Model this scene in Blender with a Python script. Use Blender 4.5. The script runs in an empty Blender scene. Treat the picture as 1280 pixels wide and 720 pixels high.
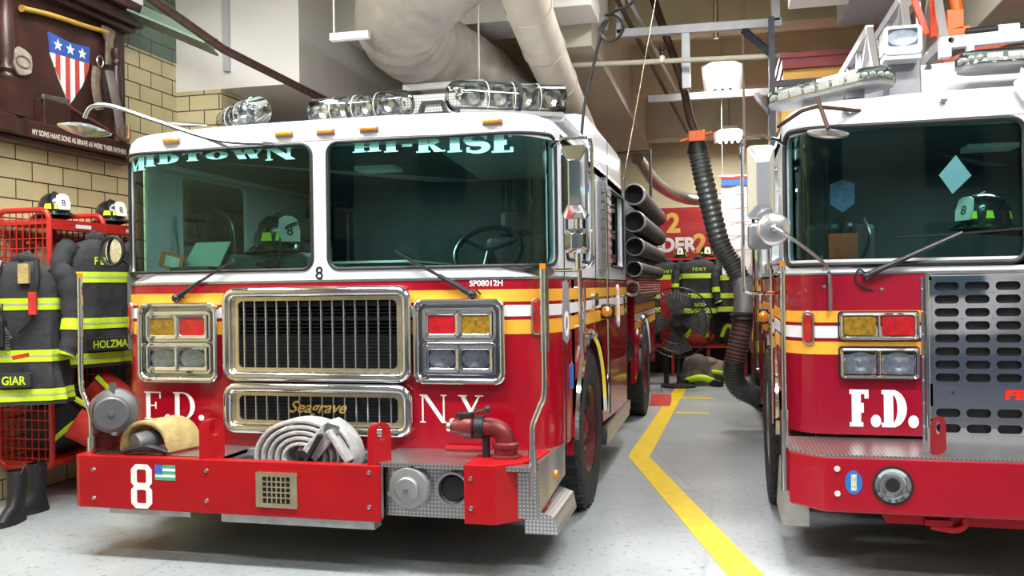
import bpy, math, random
from math import sin, cos, pi, radians
from mathutils import Vector, Matrix
random.seed(7)
SC = bpy.context.scene
COL = SC.collection

# ---------------------------------------------------------------- camera, world, sun, exposure
TH = radians(13.64); ROLL = 0.014; F = 1092.0
cam = bpy.data.cameras.new('camera'); cam.sensor_width = 36; cam.lens = 36 * F / 1280
cam.clip_start = 0.05; cam.clip_end = 200
co = bpy.data.objects.new('camera', cam); COL.objects.link(co)
co.matrix_world = Matrix.Translation((0, 0, 1.6)) @ Matrix.Rotation(TH, 4, 'Z') @ Matrix.Rotation(pi / 2, 4, 'X') @ Matrix.Rotation(-ROLL, 4, 'Z')
SC.camera = co
SC.view_settings.view_transform = 'Standard'; SC.view_settings.look = 'None'
SC.view_settings.gamma = 1; SC.view_settings.use_curve_mapping = False
SC.view_settings.exposure = -0.08
SC.cycles.max_bounces = 8; SC.cycles.transparent_max_bounces = 12
SC.cycles.sample_clamp_indirect = 6
wd = bpy.data.worlds.new('sky'); SC.world = wd; wd.use_nodes = True
nt = wd.node_tree; nt.nodes.clear()
wo = nt.nodes.new('ShaderNodeOutputWorld'); wb = nt.nodes.new('ShaderNodeBackground')
wr = nt.nodes.new('ShaderNodeValToRGB'); wg = nt.nodes.new('ShaderNodeNewGeometry'); ws = nt.nodes.new('ShaderNodeSeparateXYZ')
nt.links.new(wg.outputs['Incoming'], ws.inputs[0])
wm = nt.nodes.new('ShaderNodeMath'); wm.operation = 'MULTIPLY'; wm.inputs[1].default_value = -1
nt.links.new(ws.outputs['Z'], wm.inputs[0]); nt.links.new(wm.outputs[0], wr.inputs[0])
wr.color_ramp.elements[0].color = (0.78, 0.86, 1, 1); wr.color_ramp.elements[1].color = (0.45, 0.62, 1, 1)
nt.links.new(wr.outputs[0], wb.inputs[0]); nt.links.new(wb.outputs[0], wo.inputs[0])
wb.inputs[1].default_value = 1.0

# sunshine on the far side of the street (it shines over the station roof, away from the bay)
sun = bpy.data.lights.new('sun', 'SUN'); sun.energy = 2.6; sun.angle = 0.01; sun.color = (1, .96, .9)
so = bpy.data.objects.new('sun', sun); COL.objects.link(so); so.rotation_euler = Vector((.25, -1, -.62)).to_track_quat('-Z', 'Y').to_euler()

def area_light(name, loc, size, power, color=(1, 1, 1), aim=(0, 0, -1), parent=None):
    l = bpy.data.lights.new(name, 'AREA'); l.shape = 'RECTANGLE'; l.size, l.size_y = size
    l.energy = power; l.color = color
    o = bpy.data.objects.new(name, l); COL.objects.link(o); o.location = loc
    o.rotation_euler = Vector(aim).to_track_quat('-Z', 'Y').to_euler()
    if parent: o.parent = parent
    return o
# ---------------------------------------------------------------- materials
MATS = {}
def mat(name, col, rough=0.5, metal=0.0, coat=0.0, noise=0.0, nscale=8, bump=0.0, bscale=30, emit=0, col2=None, spec=0.5):
    if name in MATS: return MATS[name]
    m = bpy.data.materials.new(name); m.use_nodes = True; t = m.node_tree; b = t.nodes['Principled BSDF']
    b.inputs['Base Color'].default_value = (*col, 1); b.inputs['Roughness'].default_value = rough
    b.inputs['Metallic'].default_value = metal; b.inputs['Coat Weight'].default_value = coat
    b.inputs['Coat Roughness'].default_value = 0.04; b.inputs['Specular IOR Level'].default_value = spec
    tc = t.nodes.new('ShaderNodeTexCoord')
    if noise or col2:
        n = t.nodes.new('ShaderNodeTexNoise'); n.inputs['Scale'].default_value = nscale; n.inputs['Detail'].default_value = 6
        t.links.new(tc.outputs['Object'], n.inputs['Vector'])
        r = t.nodes.new('ShaderNodeValToRGB'); r.color_ramp.elements[0].position = 0.35; r.color_ramp.elements[1].position = 0.65
        c2 = col2 or tuple(c * (1 - noise) for c in col)
        r.color_ramp.elements[0].color = (*c2, 1); r.color_ramp.elements[1].color = (*col, 1)
        t.links.new(n.outputs['Fac'], r.inputs[0]); t.links.new(r.outputs[0], b.inputs['Base Color'])
    if bump:
        n = t.nodes.new('ShaderNodeTexNoise'); n.inputs['Scale'].default_value = bscale; n.inputs['Detail'].default_value = 4
        t.links.new(tc.outputs['Object'], n.inputs['Vector'])
        bp = t.nodes.new('ShaderNodeBump'); bp.inputs['Strength'].default_value = bump; bp.inputs['Distance'].default_value = 0.02
        t.links.new(n.outputs['Fac'], bp.inputs['Height']); t.links.new(bp.outputs[0], b.inputs['Normal'])
    if emit:
        b.inputs['Emission Color'].default_value = (*col, 1); b.inputs['Emission Strength'].default_value = emit
    MATS[name] = m; return m

def glassmat(name, tint, rough=0.02, ior=1.5, extra=0.0):
    if name in MATS: return MATS[name]
    m = bpy.data.materials.new(name); m.use_nodes = True; t = m.node_tree; t.nodes.clear()
    o = t.nodes.new('ShaderNodeOutputMaterial'); mx = t.nodes.new('ShaderNodeMixShader')
    a = t.nodes.new('ShaderNodeBsdfTransparent'); a.inputs[0].default_value = (*tint, 1)
    g = t.nodes.new('ShaderNodeBsdfGlossy'); g.inputs['Roughness'].default_value = rough; g.inputs[0].default_value = (0.9, 1, 1, 1)
    f = t.nodes.new('ShaderNodeFresnel'); f.inputs[0].default_value = ior
    ad = t.nodes.new('ShaderNodeMath'); ad.operation = 'ADD'; ad.inputs[1].default_value = extra; ad.use_clamp = True
    t.links.new(f.outputs[0], ad.inputs[0]); t.links.new(ad.outputs[0], mx.inputs[0])
    t.links.new(a.outputs[0], mx.inputs[1]); t.links.new(g.outputs[0], mx.inputs[2]); t.links.new(mx.outputs[0], o.inputs[0])
    MATS[name] = m; return m

def treadmat():
    m = mat('diamond_plate', (0.62, 0.61, 0.6), 0.28, 0.9); t = m.node_tree; b = t.nodes['Principled BSDF']
    tc = t.nodes.new('ShaderNodeTexCoord'); sp = t.nodes.new('ShaderNodeSeparateXYZ'); t.links.new(tc.outputs['Object'], sp.inputs[0])
    def M(op, a, c=None):
        n = t.nodes.new('ShaderNodeMath'); n.operation = op
        for i, q in enumerate((a, c)):
            if q is None: continue
            if isinstance(q, (int, float)): n.inputs[i].default_value = q
            else: t.links.new(q, n.inputs[i])
        return n.outputs[0]
    yz = M('ADD', sp.outputs[1], sp.outputs[2])
    a = M('SINE', M('MULTIPLY', M('ADD', sp.outputs[0], yz), 150)); c = M('SINE', M('MULTIPLY', M('SUBTRACT', sp.outputs[0], yz), 150))
    h = M('MULTIPLY', a, c); h = M('GREATER_THAN', h, 0.35)
    bp = t.nodes.new('ShaderNodeBump'); bp.inputs['Strength'].default_value = 0.8; bp.inputs['Distance'].default_value = 0.006
    t.links.new(h, bp.inputs['Height']); t.links.new(bp.outputs[0], b.inputs['Normal'])
    mx = t.nodes.new('ShaderNodeMix'); mx.data_type = 'RGBA'; t.links.new(h, mx.inputs[0])
    mx.inputs[6].default_value = (0.42, 0.41, 0.4, 1); mx.inputs[7].default_value = (0.8, 0.8, 0.79, 1)
    t.links.new(mx.outputs[2], b.inputs['Base Color'])
    return m

def brickmat(name, c1, c2, mortar, axis, bw, bh, rough=0.25, ms=0.006):
    m = bpy.data.materials.new(name); m.use_nodes = True; t = m.node_tree; b = t.nodes['Principled BSDF']
    tc = t.nodes.new('ShaderNodeTexCoord'); sp = t.nodes.new('ShaderNodeSeparateXYZ'); cb = t.nodes.new('ShaderNodeCombineXYZ')
    t.links.new(tc.outputs['Object'], sp.inputs[0]); t.links.new(sp.outputs[axis], cb.inputs[0]); t.links.new(sp.outputs[2], cb.inputs[1])
    br = t.nodes.new('ShaderNodeTexBrick'); t.links.new(cb.outputs[0], br.inputs['Vector'])
    br.inputs['Color1'].default_value = (*c1, 1); br.inputs['Color2'].default_value = (*c2, 1); br.inputs['Mortar'].default_value = (*mortar, 1)
    br.inputs['Scale'].default_value = 1; br.inputs['Mortar Size'].default_value = ms; br.inputs['Mortar Smooth'].default_value = 0.1
    br.inputs['Brick Width'].default_value = bw; br.inputs['Row Height'].default_value = bh
    n = t.nodes.new('ShaderNodeTexNoise'); n.inputs['Scale'].default_value = 3; t.links.new(tc.outputs['Object'], n.inputs['Vector'])
    mx = t.nodes.new('ShaderNodeMix'); mx.data_type = 'RGBA'; mx.blend_type = 'MULTIPLY'; mx.inputs[0].default_value = 0.35
    t.links.new(br.outputs['Color'], mx.inputs[6]); t.links.new(n.outputs['Fac'], mx.inputs[7]); t.links.new(mx.outputs[2], b.inputs['Base Color'])
    bp = t.nodes.new('ShaderNodeBump'); bp.invert = True; bp.inputs['Strength'].default_value = 0.6; bp.inputs['Distance'].default_value = 0.004
    t.links.new(br.outputs['Fac'], bp.inputs['Height']); t.links.new(bp.outputs[0], b.inputs['Normal'])
    b.inputs['Roughness'].default_value = rough
    return m

RED = mat('truck_red_enamel', (0.34, 0.003, 0.014), 0.22, 0, 0.5, spec=.35, noise=0.08, nscale=2)
BRED = mat('bumper_red', (0.41, 0.005, 0.009), 0.4, 0, 0.1, spec=0.25, noise=0.12, nscale=5, bump=0.05, bscale=14)
WHITE = mat('white_enamel', (0.68, 0.69, 0.73), 0.25, 0, 0.5, noise=0.04, nscale=3)
STRW = mat('reflective_white', (0.82, 0.8, 0.82), 0.4, noise=0.03)
STRY = mat('stripe_gold', (0.9, 0.42, 0.04), 0.4, noise=0.05)
CHROME = mat('chrome', (0.75, 0.76, 0.78), 0.07, 1.0, noise=0.05, nscale=4)
STEEL = mat('brushed_steel', (0.55, 0.55, 0.56), 0.28, 1.0, noise=0.15, nscale=20)
GALV = mat('galvanised_steel', (0.5, 0.51, 0.52), 0.42, 0.7, noise=0.25, nscale=12)
BRASS = mat('polished_warm_metal', (0.78, 0.68, 0.45), 0.18, 0.85, noise=0.2, nscale=15)
BLACK = mat('black_rubber', (0.012, 0.012, 0.013), 0.55, noise=0.3)
BLKP = mat('black_plastic', (0.02, 0.02, 0.022), 0.35, noise=0.2)
TIRE = mat('tire_rubber', (0.02, 0.02, 0.021), 0.7, noise=0.4, nscale=15, bump=0.2)
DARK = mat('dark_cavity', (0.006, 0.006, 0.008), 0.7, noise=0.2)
MAROON = mat('maroon_cast_iron', (0.2, 0.018, 0.022), 0.42, 0.1, noise=0.35, nscale=12, bump=0.12)
AMBER = mat('amber_lens', (0.75, 0.26, 0.01), 0.15, 0, 0.6, noise=0.3, nscale=60)
DAMB = mat('dark_amber_lens', (0.33, 0.19, 0.01), 0.15, 0, 0.6, noise=0.5, nscale=40)
REDL = mat('red_lens', (0.5, 0.005, 0.01), 0.12, 0, 0.7, noise=0.4, nscale=20)
CYAN = mat('cyan_vinyl', (0.28, 0.78, 0.74), 0.5, noise=0.03)
NAVY = mat('dark_vinyl', (0.012, 0.012, 0.02), 0.4, noise=0.05)
WSH = glassmat('windshield_glass', (0.70, 0.92, 0.89), 0.015, 1.3, 0.0)
SIDEG = glassmat('side_window_glass', (0.93, 0.97, 0.95), 0.015, 1.3, 0.0)
CLR = glassmat('clear_plastic', (0.93, 0.92, 0.88), 0.05, 1.45, 0.04)
LENS = glassmat('clear_lens', (0.95, 0.96, 0.98), 0.03, 1.45, 0.03)
TREAD = treadmat()
TREAD2 = TREAD
DASH = mat('dash_vinyl', (0.10, 0.12, 0.10), 0.6, noise=0.3)
CABIN = mat('cabin_lining', (0.045, 0.06, 0.056), 0.8, noise=0.4, nscale=3)
SEAT = mat('seat_vinyl', (0.06, 0.05, 0.05), 0.5, noise=0.3)
COATM = mat('turnout_cloth', (0.035, 0.036, 0.04), 0.85, noise=0.35, nscale=6, bump=0.5, bscale=18)
COATT = mat('tan_turnout_cloth', (0.3, 0.24, 0.16), 0.9, noise=0.4, nscale=6, bump=0.4, bscale=18)
LIME = mat('lime_reflective', (0.62, 0.86, 0.02), 0.5, noise=0.12, nscale=20)
SILV = mat('silver_reflective', (0.55, 0.56, 0.55), 0.35, 0.3, noise=0.1)
LOCK = mat('locker_red', (0.52, 0.018, 0.012), 0.35, 0, 0.2, noise=0.15)
HELM = mat('helmet_black', (0.012, 0.013, 0.014), 0.22, 0, 0.4, noise=0.3, nscale=9)
BADGE = mat('leather_badge_white', (0.7, 0.68, 0.62), 0.6, noise=0.15)
WOOD = mat('mahogany', (0.05, 0.016, 0.012), 0.4, 0, 0.1, noise=0.5, nscale=5)
WOODR = mat('mahogany_red', (0.09, 0.03, 0.02), 0.3, 0, 0.3, noise=0.3, nscale=5)
BEIGE = mat('ceiling_plaster', (0.6, 0.54, 0.36), 0.8, noise=0.12, nscale=2)
CREAM = mat('cream_paint', (0.52, 0.49, 0.39), 0.7, noise=0.12, nscale=2)
GREYP = mat('grey_paint', (0.5, 0.5, 0.52), 0.6, noise=0.1, nscale=3)
DGREY = mat('slate_paint', (0.035, 0.04, 0.055), 0.5, noise=0.15)
WHITEP = mat('white_plaster', (0.84, 0.82, 0.78), 0.75, noise=0.05, nscale=2)
DUCT = mat('duct_insulation', (0.36, 0.33, 0.28), 0.45, noise=0.3, nscale=3, bump=1.0, bscale=6)
DUCT2 = mat('painted_duct', (0.46, 0.41, 0.33), 0.5, noise=0.12, nscale=6)
RUST = mat('rusty_brown', (0.09, 0.045, 0.03), 0.6, 0.3, noise=0.4, nscale=14)
ORANGE = mat('orange_paint', (0.85, 0.14, 0.01), 0.4, noise=0.1)
YBOX = mat('yellow_ochre_paint', (0.75, 0.42, 0.09), 0.6, noise=0.12, nscale=3)
CANVAS = mat('tan_canvas_hose', (0.52, 0.38, 0.15), 0.8, noise=0.3, nscale=12, bump=0.4, bscale=60)
HOSEG = mat('grey_canvas_hose', (0.5, 0.5, 0.49), 0.8, noise=0.3, nscale=14, bump=0.4, bscale=60)
PAPER = mat('white_paper', (0.8, 0.8, 0.8), 0.7, noise=0.03)
WTXT = mat('white_vinyl', (0.86, 0.86, 0.86), 0.5, noise=0.03)
RUBG = mat('grey_cast_cap', (0.16, 0.16, 0.165), 0.45, 0.4, noise=0.2)
GREEN = mat('flag_green', (0.06, 0.4, 0.22), 0.5, noise=0.03)
BLUE = mat('sign_blue', (0.03, 0.15, 0.5), 0.45, noise=0.05)
PINKH = mat('red_hose_jacket', (0.42, 0.12, 0.1), 0.8, noise=0.3, nscale=10, bump=0.3)
TUBEL = mat('lit_tube', (1, 0.97, 0.9), 0.5, emit=9)
REDF = mat('red_fabric', (0.6, 0.03, 0.02), 0.8, noise=0.25, bump=0.3)
LEATH = mat('old_leather', (0.2, 0.15, 0.1), 0.7, noise=0.4, nscale=20, bump=0.4)
YWOOD = mat('yellow_axe_handle', (0.55, 0.33, 0.05), 0.5, noise=0.3)
SIGNR = mat('sign_red', (0.36, 0.012, 0.015), 0.5, noise=0.08)
COPPER = mat('reddish_flex_hose', (0.16, 0.085, 0.075), 0.45, 0.3, noise=0.3)
FLEX = mat('grey_flex_hose', (0.11, 0.12, 0.115), 0.35, 0.5, noise=0.2)

# ---------------------------------------------------------------- mesh helpers
LOC = {}
class MB:
    def __init__(s): s.v = []; s.f = []; s.s = []
    def add(s, vs, fs, smooth=False):
        o = len(s.v); s.v += [tuple(v) for v in vs]; s.f += [tuple(i + o for i in f) for f in fs]; s.s += [smooth] * len(fs); return s
    def box(s, x0, x1, y0, y1, z0, z1, M=None):
        vs = [(x, y, z) for z in (z0, z1) for y in (y0, y1) for x in (x0, x1)]
        if M: vs = [M(*v) for v in vs]
        return s.add(vs, [(0, 2, 3, 1), (4, 5, 7, 6), (0, 1, 5, 4), (2, 6, 7, 3), (0, 4, 6, 2), (1, 3, 7, 5)])
    def bar(s, p0, p1, w, h, up=(0, 0, 1)):
        p0, p1 = Vector(p0), Vector(p1); d = (p1 - p0).normalized(); u = Vector(up)
        if abs(d.dot(u)) > 0.95: u = Vector((0, 1, 0))
        a = d.cross(u).normalized() * w / 2; b = a.cross(d).normalized() * h / 2
        vs = [p + i * a + j * b for p in (p0, p1) for i, j in ((-1, -1), (1, -1), (1, 1), (-1, 1))]
        return s.add(vs, [(0, 3, 2, 1), (4, 5, 6, 7), (0, 1, 5, 4), (1, 2, 6, 5), (2, 3, 7, 6), (3, 0, 4, 7)])
    def tube(s, pts, r, n=12, closed=False, caps=True, smooth=True, flat=1.0, up=None):
        P = [Vector(p) for p in pts]; m = len(P); vs = []
        R = r if isinstance(r, (list, tuple)) else [r] * m
        nrm = None
        for i in range(m):
            if closed: d = (P[(i + 1) % m] - P[i - 1])
            else: d = P[min(i + 1, m - 1)] - P[max(i - 1, 0)]
            d.normalize()
            if up is not None: nrm = (Vector(up) - d * d.dot(Vector(up))).normalized()
            elif nrm is None:
                a = Vector((0, 0, 1)) if abs(d.z) < 0.9 else Vector((0, 1, 0)); nrm = (a - d * a.dot(d)).normalized()
            else: nrm = (nrm - d * nrm.dot(d)).normalized()
            b = d.cross(nrm)
            for k in range(n):
                t = 2 * pi * k / n; vs.append(P[i] + nrm * (R[i] * cos(t)) + b * (R[i] * flat * sin(t)))
        fs = []
        for i in range(m if closed else m - 1):
            j = (i + 1) % m
            for k in range(n):
                q = (k + 1) % n; fs.append((i * n + k, i * n + q, j * n + q, j * n + k))
        s.add(vs, fs, smooth)
        if caps and not closed: s.add(vs[:n], [tuple(range(n - 1, -1, -1))]); s.add(vs[-n:], [tuple(range(n))])
        return s
    def cyl(s, p0, p1, r, r1=None, n=20): 
        return s.tube([p0, p1], [r, r if r1 is None else r1], n)
    def lathe(s, prof, o, axis=(0, 0, 1), n=28, smooth=True, xref=None, sx=1.0, sy=1.0):
        a = Vector(axis).normalized(); x = Vector(xref) if xref else (Vector((1, 0, 0)) if abs(a.x) < 0.9 else Vector((0, 1, 0)))
        x = (x - a * x.dot(a)).normalized(); y = a.cross(x); o = Vector(o); m = len(prof)
        vs = [o + a * h + (x * cos(2 * pi * k / n) * sx + y * sin(2 * pi * k / n) * sy) * r for r, h in prof for k in range(n)]
        fs = [(i * n + k, i * n + (k + 1) % n, (i + 1) * n + (k + 1) % n, (i + 1) * n + k) for i in range(m - 1) for k in range(n)]
        return s.add(vs, fs, smooth)
    def prism(s, M, poly, w0, w1):
        n = len(poly); vs = [M(u, v, w1) for u, v in poly] + [M(u, v, w0) for u, v in poly]
        return s.add(vs, [tuple(range(n)), tuple(range(2 * n - 1, n - 1, -1))] + [(i, i + n, (i + 1) % n + n, (i + 1) % n) for i in range(n)])
    def ring(s, M, A, B, w0, w1, wB=None):
        n = len(A); wb = w1 if wB is None else wB
        vs = [M(u, v, w1) for u, v in A] + [M(u, v, wb) for u, v in B] + [M(u, v, w0) for u, v in A] + [M(u, v, w0) for u, v in B]
        fs = []
        for i in range(n):
            j = (i + 1) % n
            fs += [(i, j, n + j, n + i), (2 * n + i, 3 * n + i, 3 * n + j, 2 * n + j), (i, 2 * n + i, 2 * n + j, j), (n + i, n + j, 3 * n + j, 3 * n + i)]
        return s.add(vs, fs)
    def sheet(s, M, u0, u1, v0, v1, w0, w1, un=1, vn=1):
        g = lambda w: [M(u0 + (u1 - u0) * i / un, v0 + (v1 - v0) * j / vn, w) for j in range(vn + 1) for i in range(un + 1)]
        N = (un + 1) * (vn + 1); fs = []
        for j in range(vn):
            for i in range(un):
                a = j * (un + 1) + i; q = (a, a + 1, a + un + 2, a + un + 1); fs += [q, tuple(N + k for k in reversed(q))]
        bd = [i for i in range(un + 1)] + [(j + 1) * (un + 1) - 1 for j in range(1, vn + 1)] + [vn * (un + 1) + i for i in range(un - 1, -1, -1)] + [j * (un + 1) for j in range(vn - 1, 0, -1)]
        vs = g(w1) + g(w0); s.add(vs, fs, un > 4); nb = len(bd)
        return s.add([vs[i] for i in bd] + [vs[i + N] for i in bd], [(k, nb + k, nb + (k + 1) % nb, (k + 1) % nb) for k in range(nb)])
    def ball(s, c, r, n=16, sc=(1, 1, 1), half=False):
        m = n // 2; vs = []; c = Vector(c); t1 = pi / 2 if half else pi
        for i in range(m + 1):
            a = t1 * i / m
            for k in range(n): vs.append(c + Vector((r * sc[0] * sin(a) * cos(2 * pi * k / n), r * sc[1] * sin(a) * sin(2 * pi * k / n), r * sc[2] * cos(a))))
        fs = [(i * n + k, (i + 1) * n + k, (i + 1) * n + (k + 1) % n, i * n + (k + 1) % n) for i in range(m) for k in range(n)]
        return s.add(vs, fs, True)
    def text(s, M, txt, h, cu, cv, w0=0.0, w1=0.002, off=0.0, xs=1.0, shear=0.0, gap=1.0):
        c = bpy.data.curves.new('t', 'FONT'); c.body = txt; c.size = h / 0.73; c.align_x = 'CENTER'; c.offset = off; c.shear = shear; c.space_character = gap; c.resolution_u = 4
        o = bpy.data.objects.new('t', c); COL.objects.link(o)
        me = bpy.data.meshes.new_from_object(o.evaluated_get(bpy.context.evaluated_depsgraph_get()))
        s.add([M(v.co.x * xs + cu, v.co.y + cv, w1) for v in me.vertices], [tuple(p.vertices) for p in me.polygons])
        bpy.data.objects.remove(o); bpy.data.curves.remove(c); bpy.data.meshes.remove(me); return s
    def glyphs(s, M, txt, h, u0, v0, w1=0.002, xs=1.0, T=0.17, t=0.05, gap=0.1, arc=None):
        u = u0
        for ch in txt:
            W, polys = glyph(ch, T, t)
            if arc: v, hh = arc(u + W * h * xs / 2)
            else: v, hh = v0, h
            for ip, p in enumerate(polys):
                s.add([M(u + a * h * xs, v + b * hh, w1 + ip * .00006) for a, b in p], [tuple(range(len(p)))])
            u += (W + gap) * h * xs
        return s
    def build(s, name, m, parent=None, bevel=0, seg=2, local=False, label=None):
        me = bpy.data.meshes.new(name)
        if parent is not None and not local:
            l = LOC[root(parent).name]; vs = [(v[0] - l[0], v[1] - l[1], v[2] - l[2]) for v in s.v]
        else: vs = s.v
        me.from_pydata(vs, [], s.f); me.polygons.foreach_set('use_smooth', s.s); me.update()
        if any(s.s): me.set_sharp_from_angle(angle=radians(38))
        me.materials.append(m)
        o = bpy.data.objects.new(name, me); COL.objects.link(o)
        if parent is not None: o.parent = parent
        else: LOC[o.name] = (0, 0, 0)
        if bevel:
            b = o.modifiers.new('bevel', 'BEVEL'); b.width = bevel; b.segments = seg; b.limit_method = 'ANGLE'; b.angle_limit = radians(40)
            b.harden_normals = False
        if label: o['label'] = label
        return o

def root(o):
    while o.parent: o = o.parent
    return o
def thing(name, label, cat, loc=(0, 0, 0), rz=0, group=None):
    o = bpy.data.objects.new(name, None); COL.objects.link(o); o.location = loc; o.rotation_euler = (0, 0, rz)
    o['label'] = label; o['category'] = cat
    if group: o['group'] = group
    LOC[o.name] = tuple(loc); return o
def single(o, label, cat, group=None):
    o['label'] = label; o['category'] = cat
    if group: o['group'] = group
    return o
def struct(o): o['kind'] = 'structure'; return o
def dup(o, loc=None, rz=None, label=None, scale=None, parent=None, rot=None):
    c = o.copy(); COL.objects.link(c)
    if parent is not None: c.parent = parent
    else: LOC[c.name] = tuple(loc) if loc else LOC.get(o.name, (0, 0, 0))
    if loc: c.location = loc
    if rz is not None: c.rotation_euler = (0, 0, rz)
    if rot is not None: c.rotation_euler = rot
    if scale: c.scale = scale
    if label: c['label'] = label
    for ch in list(o.children): dup(ch, parent=c)
    return c

def rr(cx, cy, hw, hh, r, n=6, side=8):
    "rounded rectangle outline, counter-clockwise, with points along the sides"
    pts = []
    cs = [(cx + hw - r, cy + hh - r, 0), (cx - hw + r, cy + hh - r, 90), (cx - hw + r, cy - hh + r, 180), (cx + hw - r, cy - hh + r, 270)]
    for i, (x, y, a) in enumerate(cs):
        for k in range(n + 1):
            t = radians(a + 90 * k / n); pts.append((x + r * cos(t), y + r * sin(t)))
        nx, ny, na = cs[(i + 1) % 4]; t = radians(na); e = (nx + r * cos(t), ny + r * sin(t)); b = pts[-1]
        for k in range(1, side): pts.append((b[0] + (e[0] - b[0]) * k / side, b[1] + (e[1] - b[1]) * k / side))
    return pts
def circ(cx, cy, r, n=24, ry=None): return [(cx + r * cos(2 * pi * k / n), cy + (ry or r) * sin(2 * pi * k / n)) for k in range(n)]
def front(Y): return lambda u, v, w: (u, Y - w, v)
def sideR(X): return lambda u, v, w: (X + w, u, v)      # faces +X, u = Y
def sideL(X): return lambda u, v, w: (X - w, u, v)
def top(Z): return lambda u, v, w: (u, v, Z + w)
def wrap(xl, xr, yf, r):
    def M(u, v, w):
        if u > xr - r:
            s = u - (xr - r); a = s / r
            if a <= pi / 2: return (xr - r + (r + w) * sin(a), yf + r - (r + w) * cos(a), v)
            return (xr + w, yf + r + s - r * pi / 2, v)
        if u < xl + r:
            s = xl + r - u; a = s / r
            if a <= pi / 2: return (xl + r - (r + w) * sin(a), yf + r - (r + w) * cos(a), v)
            return (xl - w, yf + r + s - r * pi / 2, v)
        return (u, yf - w, v)
    return M
def smooth_path(P, k=8):
    P = [Vector(p) for p in P]; out = []
    for i in range(len(P) - 1):
        a, b, c, d = P[max(i - 1, 0)], P[i], P[i + 1], P[min(i + 2, len(P) - 1)]
        for j in range(k):
            t = j / k
            out.append(0.5 * ((2 * b) + (c - a) * t + (2 * a - 5 * b + 4 * c - d) * t * t + (3 * b - a - 3 * c + d) * t ** 3))
    out.append(P[-1]); return out
def rect(a, b, c, d): return [(a, c), (b, c), (b, d), (a, d)]
def stroke(P, w):
    L = []; R = []
    for i, p in enumerate(P):
        a = P[max(i - 1, 0)]; b = P[min(i + 1, len(P) - 1)]; dx, dy = b[0] - a[0], b[1] - a[1]; l = math.hypot(dx, dy) or 1
        h = (w[i] if isinstance(w, list) else w) / 2; L.append((p[0] - dy / l * h, p[1] + dx / l * h)); R.append((p[0] + dy / l * h, p[1] - dx / l * h))
    return [[L[i], R[i], R[i + 1], L[i + 1]] for i in range(len(P) - 1)]
def halfring(cx, cy, rx, ry, ix, iy, a0=-90, a1=90, n=16):
    q = []
    for k in range(n):
        a, b = radians(a0 + (a1 - a0) * k / n), radians(a0 + (a1 - a0) * (k + 1) / n)
        q.append([(cx + rx * cos(a), cy + ry * sin(a)), (cx + rx * cos(b), cy + ry * sin(b)), (cx + ix * cos(b), cy + iy * sin(b)), (cx + ix * cos(a), cy + iy * sin(a))])
    return q
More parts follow.
